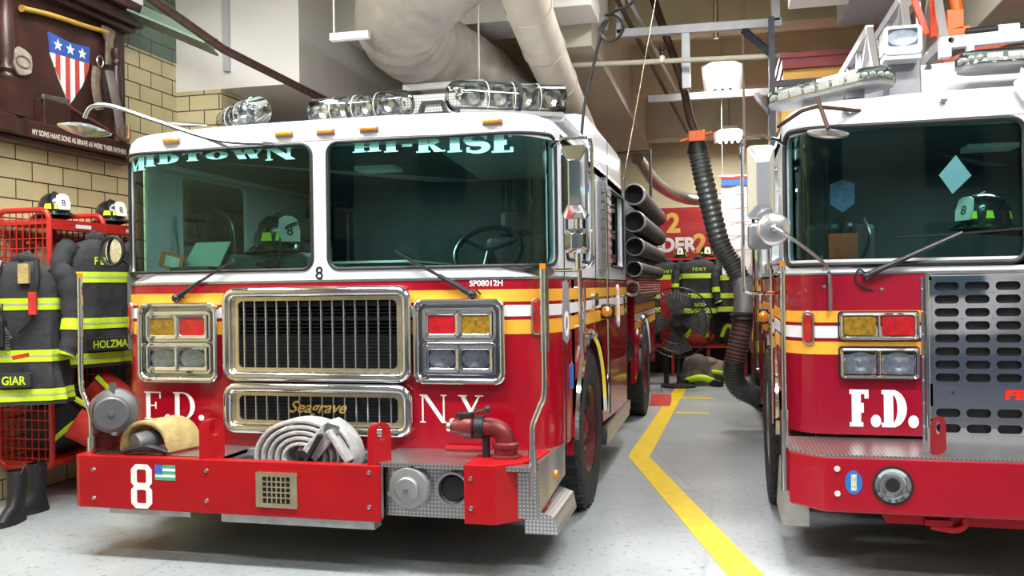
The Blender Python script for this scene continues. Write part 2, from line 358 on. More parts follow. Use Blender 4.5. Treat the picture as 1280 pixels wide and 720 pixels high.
def glyph(c, T, t):
    s = 0.07
    def stem(x, w=T, top=True, bot=True):
        q = [rect(x, x + w, 0, 1)]
        if bot: q.append(rect(x - s, x + w + s, 0, t))
        if top: q.append(rect(x - s, x + w + s, 1 - t, 1))
        return q
    def diag(x0, x1, w, y0=0, y1=1): return [[(x0, y0), (x0 + w, y0), (x1 + w, y1), (x1, y1)]]
    if c == '.': return T + .04, [circ(T / 2 + .02, T / 2 + .01, T / 2 + .02, 14)]
    if c == '-': return .4, [rect(.04, .36, .42, .42 + T * .7)]
    if c == ' ': return .4, []
    if c == 'I': return T + 2 * s, stem(s)
    if c == 'F': return .66, stem(s) + [rect(s, .62, 1 - t, 1), rect(.62 - t * 1.1, .62, .76, 1), rect(s, .46, .48, .48 + t), rect(.46 - t, .46, .38, .64)]
    if c == 'E': return .7, stem(s) + [rect(s, .62, 1 - t, 1), rect(.62 - t, .62, .76, 1), rect(s, .46, .48, .48 + t), rect(.46 - t, .46, .38, .64), rect(s, .66, 0, t), rect(.66 - t, .66, 0, .26)]
    if c == 'D': return .82, stem(s) + [rect(s, .36, 1 - t, 1), rect(s, .36, 0, t)] + halfring(.34, .5, .46, .5, .46 - T, .5 - t)
    if c == 'O': return .86, halfring(.43, .5, .42, .5, .42 - T, .5 - t, 0, 360, 32)
    if c == 'N': return .9, stem(s, t * 1.2, False) + stem(.78, t * 1.2, True, False) + [rect(0, .2, 1 - t, 1)] + diag(.74, .08, T * 1.1)
    if c == 'Y': return .84, [rect(.42 - T / 2, .42 + T / 2, 0, .48), rect(.42 - T / 2 - s, .42 + T / 2 + s, 0, t), rect(0, .3, 1 - t, 1), rect(.56, .84, 1 - t, 1), [(.42 - T / 2, .42), (.42 + T / 2, .42), (.06 + T, 1), (.06, 1)], [(.42 - T / 4, .42), (.42 + T / 2, .46), (.74, 1), (.74 - t * 1.2, 1)]]
    if c == 'M': return 1.1, stem(s, t * 1.3, False) + stem(.85, T, False) + [rect(0, .2, 1 - t, 1), rect(.85, 1.05, 1 - t, 1)] + diag(.45, .08, T * .9) + diag(.5, .88, t)
    if c == 'T': return .8, [rect(.4 - T / 2, .4 + T / 2, 0, 1), rect(.4 - T / 2 - s, .4 + T / 2 + s, 0, t), rect(.02, .78, 1 - t, 1), rect(.02, .02 + t, .74, 1), rect(.78 - t, .78, .74, 1)]
    if c == 'W': return 1.15, diag(.28, .04, T) + diag(.3, .52, t) + diag(.7, .48, T) + diag(.74, 1.04, t) + [rect(0, .26, 1 - t, 1), rect(.92, 1.14, 1 - t, 1)]
    if c == 'H': return .92, stem(s) + stem(.85 - T) + [rect(s, .8, .5 - t / 2, .5 + t / 2)]
    if c == 'R': return .88, stem(s) + [rect(s, .36, 1 - t, 1), rect(s, .4, .46, .46 + t)] + halfring(.34, .73, .38, .27, .38 - T, .27 - t) + [[(.4, .48), (.56, .48), (.86, 0), (.86 - T, 0)], rect(.84 - T, .9, 0, t)]
    if c == 'S':
        P = [(.35 + .27 * cos(radians(a)), .74 + .25 * sin(radians(a))) for a in range(20, 271, 25)] + [(.35 + .29 * cos(radians(a)), .26 + .25 * sin(radians(a))) for a in range(80, -161, -24)]
        n = len(P); return .72, stroke(P, [t + (T - t) * sin(pi * i / (n - 1)) for i in range(n)]) + [rect(.58, .58 + t, .7, .98), rect(.05, .05 + t, .02, .3)]
    return .5, []
# ================================================================ THE SETTING
def floormat():
    m = mat('grey_epoxy_floor', (0.42, 0.45, 0.46), 0.32); t = m.node_tree; b = t.nodes['Principled BSDF']
    tc = t.nodes.new('ShaderNodeTexCoord')
    def noise(s, d=6):
        n = t.nodes.new('ShaderNodeTexNoise'); n.inputs['Scale'].default_value = s; n.inputs['Detail'].default_value = d; t.links.new(tc.outputs['Object'], n.inputs['Vector']); return n
    def ramp(src, a, c0, c, c1):
        r = t.nodes.new('ShaderNodeValToRGB'); r.color_ramp.elements[0].position = a; r.color_ramp.elements[1].position = c
        r.color_ramp.elements[0].color = (*c0, 1); r.color_ramp.elements[1].color = (*c1, 1); t.links.new(src, r.inputs[0]); return r.outputs[0]
    def mul(a, c, f=1):
        x = t.nodes.new('ShaderNodeMix'); x.data_type = 'RGBA'; x.blend_type = 'MULTIPLY'; x.inputs[0].default_value = f
        t.links.new(a, x.inputs[6]); t.links.new(c, x.inputs[7]); return x.outputs[2]
    base = ramp(noise(1.3).outputs['Fac'], .3, (.33, .36, .37), .7, (.43, .46, .47))
    spots = ramp(noise(24, 10).outputs['Fac'], .33, (.25, .25, .25), .41, (1, 1, 1))
    v = t.nodes.new('ShaderNodeTexVoronoi'); v.feature = 'DISTANCE_TO_EDGE'; v.inputs['Scale'].default_value = .45; t.links.new(tc.outputs['Object'], v.inputs['Vector'])
    crack = ramp(v.outputs['Distance'], .0, (.45, .45, .45), .006, (1, 1, 1))
    t.links.new(mul(mul(base, spots, .6), crack, .35), b.inputs['Base Color'])
    return m
g = MB(); g.box(-9, 7.5, 3.7, 19, -.3, 0); struct(g.build('floor', floormat()))
YL = mat('yellow_floor_paint', (0.86, 0.6, 0.01), 0.45, noise=.12, nscale=9)
pts = [(-.66, 14.6), (-.86, 8.2), (.34, 4.2)]
g = MB()
L = [(-.745, 14.6), (-.90, 8.25), (.2, 4.2)]; Rr = [(-.575, 14.6), (-.70, 8.25), (.41, 4.2)]
vs = [(x, y, .003) for x, y in L] + [(x, y, .003) for x, y in Rr]
g.add(vs, [(0, 1, 4, 3), (1, 2, 5, 4)]); g.add([(-.6, 12.55, .003), (-.2, 12.55, .003), (-.2, 12.7, .003), (-.6, 12.7, .003)], [(0, 1, 2, 3)])
g.add([(-.62, 11.1, .003), (-.2, 11.1, .003), (-.2, 11.22, .003), (-.62, 11.22, .003)], [(0, 1, 2, 3)])
o = struct(g.build('floor_marking', YL))
BR = brickmat('glazed_tile_side', (.78, .69, .40), (.70, .62, .35), (.07, .055, .035), 1, .345, .158)
BRF = brickmat('glazed_tile_front', (.78, .69, .40), (.70, .62, .35), (.07, .055, .035), 0, .345, .158)
g = MB(); g.box(-5.8, -5.5, -1.5, 17, 0, 5.4); struct(g.build('wall_left', BR))
g = MB(); g.box(-5.5, -4.98, 8.0, 8.5, 0, 3.68); struct(g.build('wall_pier', BRF))
g = MB(); g.box(5.6, 5.9, -1.5, 17, 0, 5.4); struct(g.build('wall_right', BR))
g = MB(); g.box(-5.8, 5.9, 16.6, 16.9, 0, 5.4); struct(g.build('wall_back', BEIGE))
g = MB(); g.box(-5.8, 5.9, -1.5, 17, 5.2, 5.4); struct(g.build('ceiling', BEIGE))
# soffit box and ceiling beams
g = MB(); g.box(-5.5, -4.1, 8.0, 15, 3.68, 5.2); s = struct(g.build('soffit', WHITEP))
g = MB(); g.box(-4.93, -4.86, 7.955, 8.0, 3.85, 4.6); struct(g.build('trim_1', GREYP))
for i, (x0, x1, y0, y1, z0, m) in enumerate([
    (-4.1, 2.05, 10.5, 10.9, 4.62, BEIGE), (-4.1, 5.6, 13.2, 13.6, 4.5, BEIGE), (-4.1, 5.6, 15.6, 16.1, 4.2, CREAM),
    (-1.95, -1.3, 9.0, 16.6, 4.1, CREAM), (-4.1, -1.2, 8.95, 9.6, 4.42, WHITEP)]):
    g = MB(); g.box(x0, x1, y0, y1, z0, 5.2); struct(g.build('ceiling_beam', m))
# the street in front of the open bay: a dark brick building across the road
g = MB(); g.box(-5.5, 5.6, -1.8, -1.5, 4.0, 5.4); struct(g.build('wall_front', WHITEP))
g = MB(); g.box(-5.5, 5.6, -1.5, 3.7, -.3, -.002); struct(g.build('unseen_dark_floor', mat('bounce_cutting_dark', (.1, .1, .105), .6, noise=.3)))  # added unseen floor, kept dark to cut light bouncing under the bumpers
g = MB(); g.box(-26, 26, -22, -1.5, -.3, -.01); struct(g.build('street', mat('asphalt', (.12, .12, .125), .8, noise=.3)))
g = MB(); g.box(-26, 26, -21, -18, 0, 11); struct(g.build('exterior_building_wall', mat('street_facade_brick', (.42, .4, .38), .8, noise=.75, nscale=.3)))
for i in range(12):
    for j in range(3):
        g = MB(); x = -22 + i * 4; g.box(x, x + 1.6, -18, -17.9, 1.2 + j * 3.3, 3.4 + j * 3.3); g.build('exterior_window', mat('street_window', (.05, .09, .1), .3, noise=.5), bpy.data.objects['exterior_building_wall'])
# upper courses of the left wall are painted green
g = MB(); g.box(-5.5, -5.492, 4.3, 8.0, 3.98, 5.2); struct(g.build('wall_left_green_band', brickmat('green_glazed_tile', (.15, .23, .17), (.12, .19, .14), (.04, .05, .04), 1, .345, .158)))

# ================================================================ FIRE TRUCK 1 (red engine with the 8 on its bumper)
XL, XR, YF, RC = -3.95, -0.97, 5.0, 0.30
W1 = wrap(XL, XR, YF, RC)
T1 = thing('fire_truck', 'red and white fire engine with the large white number 8 on its red bumper', 'fire truck', (-2.46, 9.0, 0))
UE = XR - RC + RC * pi / 2 + .45       # u where the wrapped front meets the flat sides (Y = 5.67)
UL = XL + RC - RC * pi / 2 - .45
def both(fn): fn(1); fn(-1)
g = MB(); g.sheet(W1, UL, UE, .62, 1.665, -.04, 0, un=90)
g.build('front_body_panel', RED, T1)
for nm, z0, z1, m in (('gold_stripe', 1.52, 1.593, STRY), ('white_stripe', 1.433, 1.5, STRW), ('gold_stripe', 1.328, 1.412, STRY)):
    g = MB(); g.sheet(W1, UL, UE + .0, z0, z1, .0, .003, un=90)
    # the stripe runs on along both flanks of the cab
    g.box(XR, XR + .004, 5.65, 8.95, z0, z1); g.box(XL - .004, XL, 5.65, 8.95, z0, z1)
    g.build(nm, m, T1)
# flanks below the windows, with wheel arches
def flank(side):
    X = XR if side > 0 else XL
    M = (lambda u, v, w: (X + side * w, u, v))
    arch = [(6.35 + .70 * cos(radians(a)), .58 + .68 * sin(radians(a))) for a in range(178, 1, -8)]
    g = MB(); g.prism(M, [(5.64, .50)] + arch + [(7.1, .5), (8.95, .42), (8.95, 1.665), (5.64, 1.665)], -.05, 0); g.build('cab_side_panel', RED, T1)
    g = MB(); g.tube([M(u, v, .015) for u, v in arch], .035, 8); g.build('wheel_arch_trim', CHROME, T1)
    g = MB(); g.ring(M, rr(6.1, 2.1, .8, .445, .02), rr(6.05, 2.12, .58, .34, .06), -.05, 0)
    g.ring(M, rr(7.93, 2.1, 1.03, .445, .02), rr(8.2, 2.13, .5, .34, .06), -.05, 0)
    g.build('cab_side_window_surround', WHITE, T1)
    for (c, hw) in ((6.05, .58), (8.2, .5)):
        g = MB(); g.sheet(M, c - hw, c + hw, 1.78, 2.46, -.035, -.03); pane = g.build('side_window', SIDEG, T1)
        g = MB(); g.tube([M(u, v, .004) for u, v in rr(c, 2.12, hw, .34, .06)], .012, 6, closed=True); g.build('window_gasket', BLACK, pane)
both(flank)
# white front: windshield surrounds wrapped round the corners
UC = -2.44
WL = (UL, UC); WR = (UC, UE)
def ushell(g, M, uA, uB, uc, vc, hw, hh, r, z0, z1):
    A = []; B = rr(uc, vc, hw, hh, r, 6, 16)
    for (u, v) in B:
        # push each opening point out to the rectangle edge along x or z
        du = (u - uc) / hw; dv = (v - vc) / hh
        if abs(du) > abs(dv): k = 1 / abs(du)
        else: k = 1 / abs(dv)
        A.append((uc + ((uB - uc) if du > 0 else (uc - uA)) * du * k, vc + ((z1 - vc) if dv > 0 else (vc - z0)) * dv * k))
    g.ring(M, A, B, -.04, 0)
GL = []
g = MB()
for (ua, ub, a, b) in ((UL, UC, -3.99, -2.485), (UC, UE, -2.385, -.885)):
    c, hw = (a + b) / 2, (b - a) / 2
    ushell(g, W1, ua, ub, c, 2.125, hw, .395, .07, 1.665, 2.56); GL.append((c, hw))
g.build('windshield_surround', WHITE, T1)
g = MB(); g.sheet(W1, UL, UE, 1.652, 1.668, 0, .006, un=80); g.build('belt_trim', STEEL, T1)
for i, (c, hw) in enumerate(GL):
    g = MB(); g.sheet(W1, c - hw, c + hw, 1.73, 2.52, -.03, -.024, un=60); ws_ = g.build('windshield', WSH, T1)
    g = MB(); g.tube([W1(u, v, .002) for u, v in rr(c, 2.125, hw - .004, .391, .07, 6, 20)], .011, 6, closed=True); g.build('windshield_gasket', BLACK, ws_)
# lettering on the glass
WI = lambda u, v, w: W1(u, v, w - .022)
g = MB()
g.glyphs(WI, 'MIDTOWN', .10, -3.93, 0, xs=1.95, T=.3, t=.1, gap=.09, arc=lambda u: (2.455 - .055 * (-(u + 3.2) / .7) ** 2, .05 + .045 * (abs(u + 3.2) / .7) ** 1.5))
g.build('midtown_lettering', CYAN, T1)
g = MB(); g.glyphs(WI, 'HI-RISE', .1, -2.22, 2.405, xs=2.05, T=.3, t=.1, gap=.09, arc=lambda u: (2.452 - .05 * (u + 2.16) / .95, .06 + .06 * max(0, (u + 2.16)) / .95)); g.build('hi_rise_lettering', CYAN, T1)
F1 = front(YF)
g = MB(); g.text(F1, '8', .082, -2.445, 1.672, 0, .003, off=.001); g.build('number_mark', NAVY, T1)
g = MB(); g.text(F1, 'SP08012H', .036, -1.37, 1.615, 0, .003, off=.0012); g.build('serial_lettering', WTXT, T1)
g = MB(); g.glyphs(W1, 'F.D.', .18, -3.705, .775, .005, xs=1.12, T=.17, t=.045, gap=.1); g.build('fd_lettering', WTXT, T1)
g = MB(); g.glyphs(F1, 'N.Y.', .17, -1.795, .795, .005, xs=1.1, T=.15, t=.045, gap=.1); g.build('ny_lettering', WTXT, T1)
# roof
def plan(x0, x1, y0, y1, r, inset, n=8):
    return rr((x0 + x1) / 2, (y0 + y1) / 2, (x1 - x0) / 2 - inset, (y1 - y0) / 2 - inset, max(r - inset, .02), n, 10)
def loft(g, outs, smooth=True, captop=True, capbot=True):
    n = len(outs[0][0]); vs = []
    for o, z in outs:
        zz = z if callable(z) else (lambda x, y, z=z: z)
        vs += [(x, y, zz(x, y)) for x, y in o]
    fs = [(i * n + k, i * n + (k + 1) % n, (i + 1) * n + (k + 1) % n, (i + 1) * n + k) for i in range(len(outs) - 1) for k in range(n)]
    if captop: fs.append(tuple(range((len(outs) - 1) * n, len(outs) * n)))
    if capbot: fs.append(tuple(range(n - 1, -1, -1)))
    return g.add(vs, fs, smooth)
def crown(z): return lambda x, y: z - .05 * abs((x + 2.46) / 1.49) ** 3
g = MB(); loft(g, [(plan(XL, XR, YF - .004, 8.95, .31, i), crown(z)) for i, z in ((0, 2.535), (0, 2.6), (.012, 2.64), (.035, 2.665), (.08, 2.68), (.2, 2.69))])
g.build('roof', WHITE, T1)
g = MB(); loft(g, [(plan(XL + .05, XR - .03, 6.75, 8.95, .12, i), z) for i, z in ((0, 2.6), (0, 2.88), (.04, 2.95), (.12, 2.98))]); g.build('raised_crew_roof', WHITE, T1)
for x in (-3.47, -2.668, -2.385, -2.097, -1.316):
    g = MB(); g.box(x - .055, x + .055, 4.962, 4.998, 2.572, 2.598); m_ = g.build('roof_marker_lamp', AMBER, T1, bevel=.01)
    g = MB(); g.box(x - .063, x + .063, 4.985, 5.0, 2.566, 2.604); g.build('lamp_base', STEEL, m_, bevel=.004)

# interior
g = MB(); g.box(XL + .05, XR - .05, 5.08, 5.65, 1.2, 1.745); g.box(XL + .25, XR - .25, 5.3, 8.9, .7, .8); g.build('dashboard', DASH, T1, bevel=.03)
g = MB(); g.box(-2.75, -2.0, 5.5, 7.2, .9, 1.8); g.build('engine_cover', DASH, T1, bevel=.06)
g = MB(); g.box(-2.6, -2.3, 5.9, 6.1, 2.47, 2.5); dl = g.build('added_cab_lamp', STRW, T1)
area_light('added_cab_fill', (-2.45, 6.0, 2.46), (.3, .2), 16, (.85, 1, .97))  # added lamp that lifts the dark engine cab
g = MB(); g.box(XL + .06, XR - .06, 5.12, 8.9, 2.5, 2.535); g.box(XL + .06, XR - .06, 8.86, 8.9, .7, 2.52); g.box(-3.1, XR - .1, 7.0, 7.06, .8, 2.52); g.build('cabin_lining', CABIN, T1)
for x in (-3.35, -1.55):
    g = MB(); g.box(x - .25, x + .25, 6.15, 6.6, 1.2, 1.4); g.box(x - .24, x + .24, 6.5, 6.65, 1.4, 2.0); g.box(x - .13, x + .13, 6.52, 6.62, 2.0, 2.2); g.build('seat', SEAT, T1, bevel=.05)
g = MB(); c = Vector((-1.55, 5.72, 1.85)); ax = Vector((0, -.75, .66)).normalized(); bx = Vector((1, 0, 0)); cx_ = ax.cross(bx)
g.tube([c + (bx * cos(t) + cx_ * sin(t)) * .23 for t in [2 * pi * k / 28 for k in range(28)]], .018, 8, closed=True)
for a in (0, 2.1, 4.2): g.tube([c, c + (bx * cos(a + .5) + cx_ * sin(a + .5)) * .22], .014, 6)
g.tube([c, c - ax * .3], .04, 8); g.build('steering_wheel', BLKP, T1)
g = MB(); g.tube(smooth_path([(-3.72, 5.75, 1.75), (-3.7, 5.72, 2.05), (-3.62, 5.72, 2.2), (-3.5, 5.72, 2.1), (-3.48, 5.75, 1.8)]), .016, 8); g.build('cab_grab_handle', BLKP, T1)
g = MB(); g.tube(smooth_path([(-3.0, 5.2, 1.78), (-2.9, 5.3, 1.8), (-2.88, 5.35, 2.0), (-2.8, 5.4, 2.06)]), .012, 8); g.tube([(-2.93, 5.3, 1.75), (-2.93, 5.3, 1.81)], .05, 12); g.build('dash_microphone', BLKP, T1)
g = MB(); g.box(-3.3, -2.72, 5.35, 5.7, 1.6, 1.86); g.build('dash_binnacle', DASH, T1, bevel=.03)
g = MB(); g.box(-2.33, -1.95, 5.1, 5.3, 1.745, 1.76)
for k in range(10): g.box(-2.3 + k * .035, -2.28 + k * .035, 5.12, 5.28, 1.76, 1.768)
g.build('dash_vent', BLKP, T1)

# headlights
def cluster(x0, x1, z0, z1, cols, T, Y, M):
    cx, cz, hw, hh = (x0 + x1) / 2, (z0 + z1) / 2, (x1 - x0) / 2, (z1 - z0) / 2
    g = MB(); g.ring(M, rr(cx, cz, hw, hh, .06), rr(cx, cz, hw - .035, hh - .035, .04), 0, .055, .05); bz = g.build('headlight_housing', CHROME, T, bevel=.014, seg=3)
    g = MB(); g.prism(M, rr(cx, cz, hw - .03, hh - .03, .04), -.02, .012); g.build('back_panel', mat('housing_dark_chrome', (.35, .36, .38), .15, 1, noise=.1), bz)
    for r in (0, 1):
        zc = cz + (.5 - r) * .205; h2 = .068
        x_in = .075
        a, b = cx - hw + x_in, cx + hw - x_in
        g = MB(); 
        for k in (0, 1):
            xc = a + (b - a) * (.25 + .5 * k); w2 = (b - a) / 4
            A = rr(xc, zc, w2, h2 + .012, .012); B = rr(xc, zc, w2 - .02, h2 - .012, .014)
            g.ring(M, A, B, .005, .05, .044)
        g.ring(M, rr((a + b) / 2, zc, (b - a) / 2 + .02, h2 + .03, .03), rr((a + b) / 2, zc, (b - a) / 2 + .002, h2 + .012, .02), .0, .035)
        g.build('lamp_bezel', CHROME, bz, bevel=.003)
        for k in (0, 1):
            xc = a + (b - a) * (.25 + .5 * k); w2 = (b - a) / 4
            if r == 0:
                g = MB(); g.prism(M, rr(xc, zc, w2 - .018, h2 - .01, .014), .012, .036); g.build('red_turn_lens' if cols[k] == 'r' else 'amber_turn_lens', REDL if cols[k] == 'r' else DAMB, bz, bevel=.004)
            else:
                g = MB(); n = 20
                g.lathe([(.0, .012), (.02, .013), (.06, .022), (.085, .034)], M(xc, zc, 0), (0, -1, 0), 24, xref=(1, 0, 0), sx=(w2 - .018) / .085, sy=(h2 - .01) / .085)
                g.prism(M, rr(xc, zc, w2 - .018, h2 - .01, .014), .004, .008)
                g.lathe([(.0, .036), (.012, .03), (.014, .012)], M(xc, zc, 0), (0, -1, 0), 12)
                b_ = g.build('headlamp_reflector', mat('lamp_reflector', (.85, .87, .92), .3, .25, noise=.3, nscale=35), bz)
                g = MB(); g.prism(M, rr(xc, zc, w2 - .018, h2 - .01, .014), .036, .042); g.build('headlamp_glass', LENS, bz)
cluster(-3.72, -3.135, 1.022, 1.535, 'ar', T1, YF, F1)
cluster(-1.818, -1.25, 1.032, 1.54, 'ra', T1, YF, F1)

# grilles
def grille(x0, x1, z0, z1, T, M, nb):
    cx, cz, hw, hh = (x0 + x1) / 2, (z0 + z1) / 2, (x1 - x0) / 2, (z1 - z0) / 2
    g = MB(); P = rr(cx, cz, hw - .03, hh - .03, .06); g.tube([M(u, v, .035) for u, v in P], .032, 12, closed=True); gr = g.build('radiator_grille', CHROME, T)
    g = MB(); g.ring(M, rr(cx, cz, hw - .035, hh - .035, .05), rr(cx, cz, hw - .1, hh - .085, .03), 0, .02); g.build('inner_plate', BRASS, gr)
    g = MB(); g.prism(M, rr(cx, cz, hw - .08, hh - .065, .03), .001, .003); g.build('grille_backing', DARK, gr)
    g = MB(); n = int((2 * hh - .17) / .022)
    for i in range(n):
        z = cz - hh + .09 + i * .022; g.box(cx - hw + .1, cx + hw - .1, 0.004, .008, z, z + .009, lambda u, w, v: M(u, v, w))
    g.build('radiator_core_fins', mat('core_fins', (.02, .022, .028), .35, .8, noise=.5, nscale=30), gr)
    g = MB()
    for i in range(nb):
        x = cx - hw + .105 + (2 * hw - .21) * (i + .5) / nb; g.box(x - .0035, x + .0035, .006, .026, cz - hh + .086, cz + hh - .086, lambda u, w, v: M(u, v, w))
    g.build('vertical_bars', mat('grille_bar_metal', (.7, .7, .72), .2, .9, noise=.05), gr)
    return gr
grille(-3.1, -1.83, 1.035, 1.625, T1, F1, 14)
gl = grille(-3.1, -1.83, .705, 1.028, T1, F1, 14)
g = MB(); g.text(F1, 'Seagrave', .075, -2.46, .845, .028, .034, off=.0015, shear=.45, xs=1.05); g.build('maker_script', mat('gold_script', (.75, .5, .15), .3, .9, noise=.1), gl)

# bumper, deck, trough
g = MB(); g.prism(top(0), [(-3.84, 4.62), (-3.83, 4.52), (-3.79, 4.5), (-1.862, 4.5), (-1.862, 4.56), (-3.76, 4.56), (-3.78, 4.64), (-3.78, 4.9), (-3.84, 4.9)], .318, .63)
b1 = g.build('front_bumper', BRED, T1, bevel=.006)
for (x, z) in ((-3.69, .545), (-3.69, .375), (-2.93, .565), (-2.93, .39), (-1.92, .59), (-1.92, .40)):
    g = MB(); g.lathe([(0, .012), (.010, .010), (.014, 0)], (x, 4.5, z), (0, -1, 0), 12); g.build('bolt', STEEL, b1)
FB = front(4.5)
g = MB()
def oct_(cx, cz, a, b, c): return [(cx + a, cz + b - c), (cx + a - c, cz + b), (cx - a + c, cz + b), (cx - a, cz + b - c), (cx - a, cz - b + c), (cx - a + c, cz - b), (cx + a - c, cz - b), (cx + a, cz - b + c)]
g.ring(FB, oct_(-3.362, .518, .07, .07, .03), oct_(-3.362, .518, .032, .04, .008), 0, .003); g.ring(FB, oct_(-3.362, .398, .07, .07, .03), oct_(-3.362, .398, .032, .04, .008), 0, .0035)
g.build('number_eight', WTXT, b1)
g = MB()
fx, fz = -3.27, .5
for k in range(5): g.box(fx, fx + .135, 0, .002 + .0001 * k, fz + .018 * k, fz + .018 * (k + 1), lambda u, w, v: FB(u, v, w)) if k % 2 == 0 else None
g.build('flag_green_bars', GREEN, b1)
g = MB(); g.box(fx, fx + .135, 0, .0012, fz, fz + .09, lambda u, w, v: FB(u, v, w)); g.build('flag_sticker', WTXT, b1)
g = MB(); g.box(fx, fx + .05, 0, .004, fz + .036, fz + .09, lambda u, w, v: FB(u, v, w)); g.build('flag_canton', BLUE, b1)
g = MB(); g.ring(FB, rr(-2.48, .473, .128, .1, .004), rr(-2.48, .473, .085, .075, .003), 0, .012)
for k in range(1, 6): g.box(-2.565 + k * .17 / 6 - .004, -2.565 + k * .17 / 6 + .004, 0.002, .011, .4, .548, lambda u, w, v: FB(u, v, w))
for k in range(1, 5): g.box(-2.565, -2.395, 0.002, .0105, .4 + k * .15 / 5 - .004, .4 + k * .15 / 5 + .004, lambda u, w, v: FB(u, v, w))
g.build('speaker_grate', BRASS, b1)
g = MB(); g.prism(FB, rr(-2.48, .473, .1, .08, .004), 0, .0015); g.build('grate_backing', DARK, b1)
# lower channels under the bumper
g = MB(); g.box(-3.6, -3.05, 4.52, 4.6, .285, .32); g.box(-2.85, -1.9, 4.52, 4.62, .27, .32); g.build('lower_channel', GALV, T1)
# diamond plate deck with the sunken hose trough
g = MB(); g.box(-3.76, -2.9, 4.6, 5.3, .60, .625); g.box(-1.93, -1.02, 4.55, 5.3, .615, .64); g.box(-2.9, -1.93, 4.92, 5.3, .6, .625)
g.box(-1.93, -1.86, 4.53, 4.56, .33, .63); g.build('bumper_deck', TREAD, T1)
g = MB(); g.box(-2.9, -1.93, 4.57, 4.6, .4, .62); g.box(-2.9, -1.93, 4.9, 4.92, .4, .62); g.box(-2.9, -1.93, 4.57, 4.92, .38, .4); g.box(-2.92, -2.9, 4.57, 4.92, .4, .62); g.box(-1.95, -1.93, 4.57, 4.92, .4, .625); g.build('hose_trough', GALV, T1)
g = MB(); g.box(-1.86, -1.37, 4.60, 4.63, .335, .63); g.box(-1.37, -.99, 4.6, 4.63, .35, .6); g.build('recessed_plate', TREAD, T1)
# side of the deck on the aisle flank
g = MB(); g.add([(-1.0, 4.7, .36), (-.965, 5.3, .45), (-.965, 5.3, .64), (-1.0, 4.7, .64), (-1.04, 4.7, .36), (-1.005, 5.3, .45), (-1.005, 5.3, .64), (-1.04, 4.7, .64)], [(0, 1, 2, 3), (7, 6, 5, 4), (3, 2, 6, 7), (0, 4, 5, 1), (0, 3, 7, 4), (1, 5, 6, 2)]); g.build('deck_side_plate', TREAD, T1)
g = MB(); g.lathe([(0, .03), (.025, .02), (.03, 0)], (-.985, 5.05, .5), (1, 0, 0), 12); g.build('side_marker_lamp', AMBER, T1)
g = MB(); g.prism(top(0), [(-1.375, 4.5), (-1.2, 4.5), (-1.02, 4.68), (-1.0, 5.0), (-1.08, 5.0), (-1.1, 4.72), (-1.24, 4.56), (-1.375, 4.56)], .335, .655); b2 = g.build('bumper_end', BRED, T1, bevel=.006)
g = MB(); g.prism(top(.65), [(-1.37, 4.503), (-1.2, 4.503), (-1.022, 4.68), (-1.03, 4.8), (-1.37, 4.8)], -.004, .004); g.build('end_cap_plate', BRED, b2)
for z in (.58, .42):
    g = MB(); g.lathe([(0, .012), (.010, .010), (.014, 0)], (-1.335, 4.5, z), (0, -1, 0), 12); g.build('bolt', STEEL, b2)
# hose cap and siren in the recess
g = MB(); g.lathe([(0, .085), (.06, .085), (.068, .078), (.068, .06), (.11, .055), (.12, .04), (.12, 0)], (-1.71, 4.6, .5), (0, -1, 0), 32)
for k in range(6):
    a = k * pi / 3 + .3; g.box(-1.71 + .115 * cos(a) - .012, -1.71 + .115 * cos(a) + .012, 4.55, 4.58, .5 + .115 * sin(a) - .012, .5 + .115 * sin(a) + .012)
cp = g.build('intake_cap', mat('cast_aluminium', (.36, .36, .36), .45, .6, noise=.2), T1)
g = MB(); g.lathe([(0, .03), (.012, .03), (.014, 0)], (-1.71, 4.52, .5), (0, -1, 0), 12); g.build('bolt', STEEL, cp)
g = MB(); g.lathe([(.02, -.1), (.05, -.08), (.068, .012), (.082, .04), (.095, .04), (.1, .0)], (-1.455, 4.59, .505), (0, -1, 0), 32); g.build('siren_horn', CHROME, T1)
g = MB(); g.lathe([(.0, .014), (.066, .014)], (-1.455, 4.59, .505), (0, -1, 0), 24); g.build('siren_throat_shade', DARK, T1)  # flat black disc paints the shade inside the horn
# tow eyes
def tow_eye(x, T, y0=4.53, z0=.6, m=BRED, h=.26, w=.115, rz=.35, th=.035):
    M = lambda u, v, q: (x + u * cos(rz) - q * sin(rz) * 1, y0 + .03 - q * cos(rz) - u * sin(rz) * -1, z0 + v)
    n = 24; A = []; B = []
    for k in range(n):
        a = 2 * pi * k / n; B.append((.034 * cos(a), h - w / 2 + .043 * sin(a)))
        if sin(a) >= 0: A.append((w / 2 * cos(a), h - w / 2 + w / 2 * sin(a)))
        else: A.append((w / 2 * (1 if cos(a) > .01 else -1 if cos(a) < -.01 else 0) if abs(sin(a)) < .9 else w / 2 * cos(a) * 2.3, (h - w / 2) * (1 + sin(a))))
    g = MB(); g.ring(M, A, B, -th / 2, th / 2); return g.build('tow_eye', m, T, bevel=.005)
tow_eye(-2.93, T1, rz=.9); tow_eye(-1.88, T1, rz=.9)
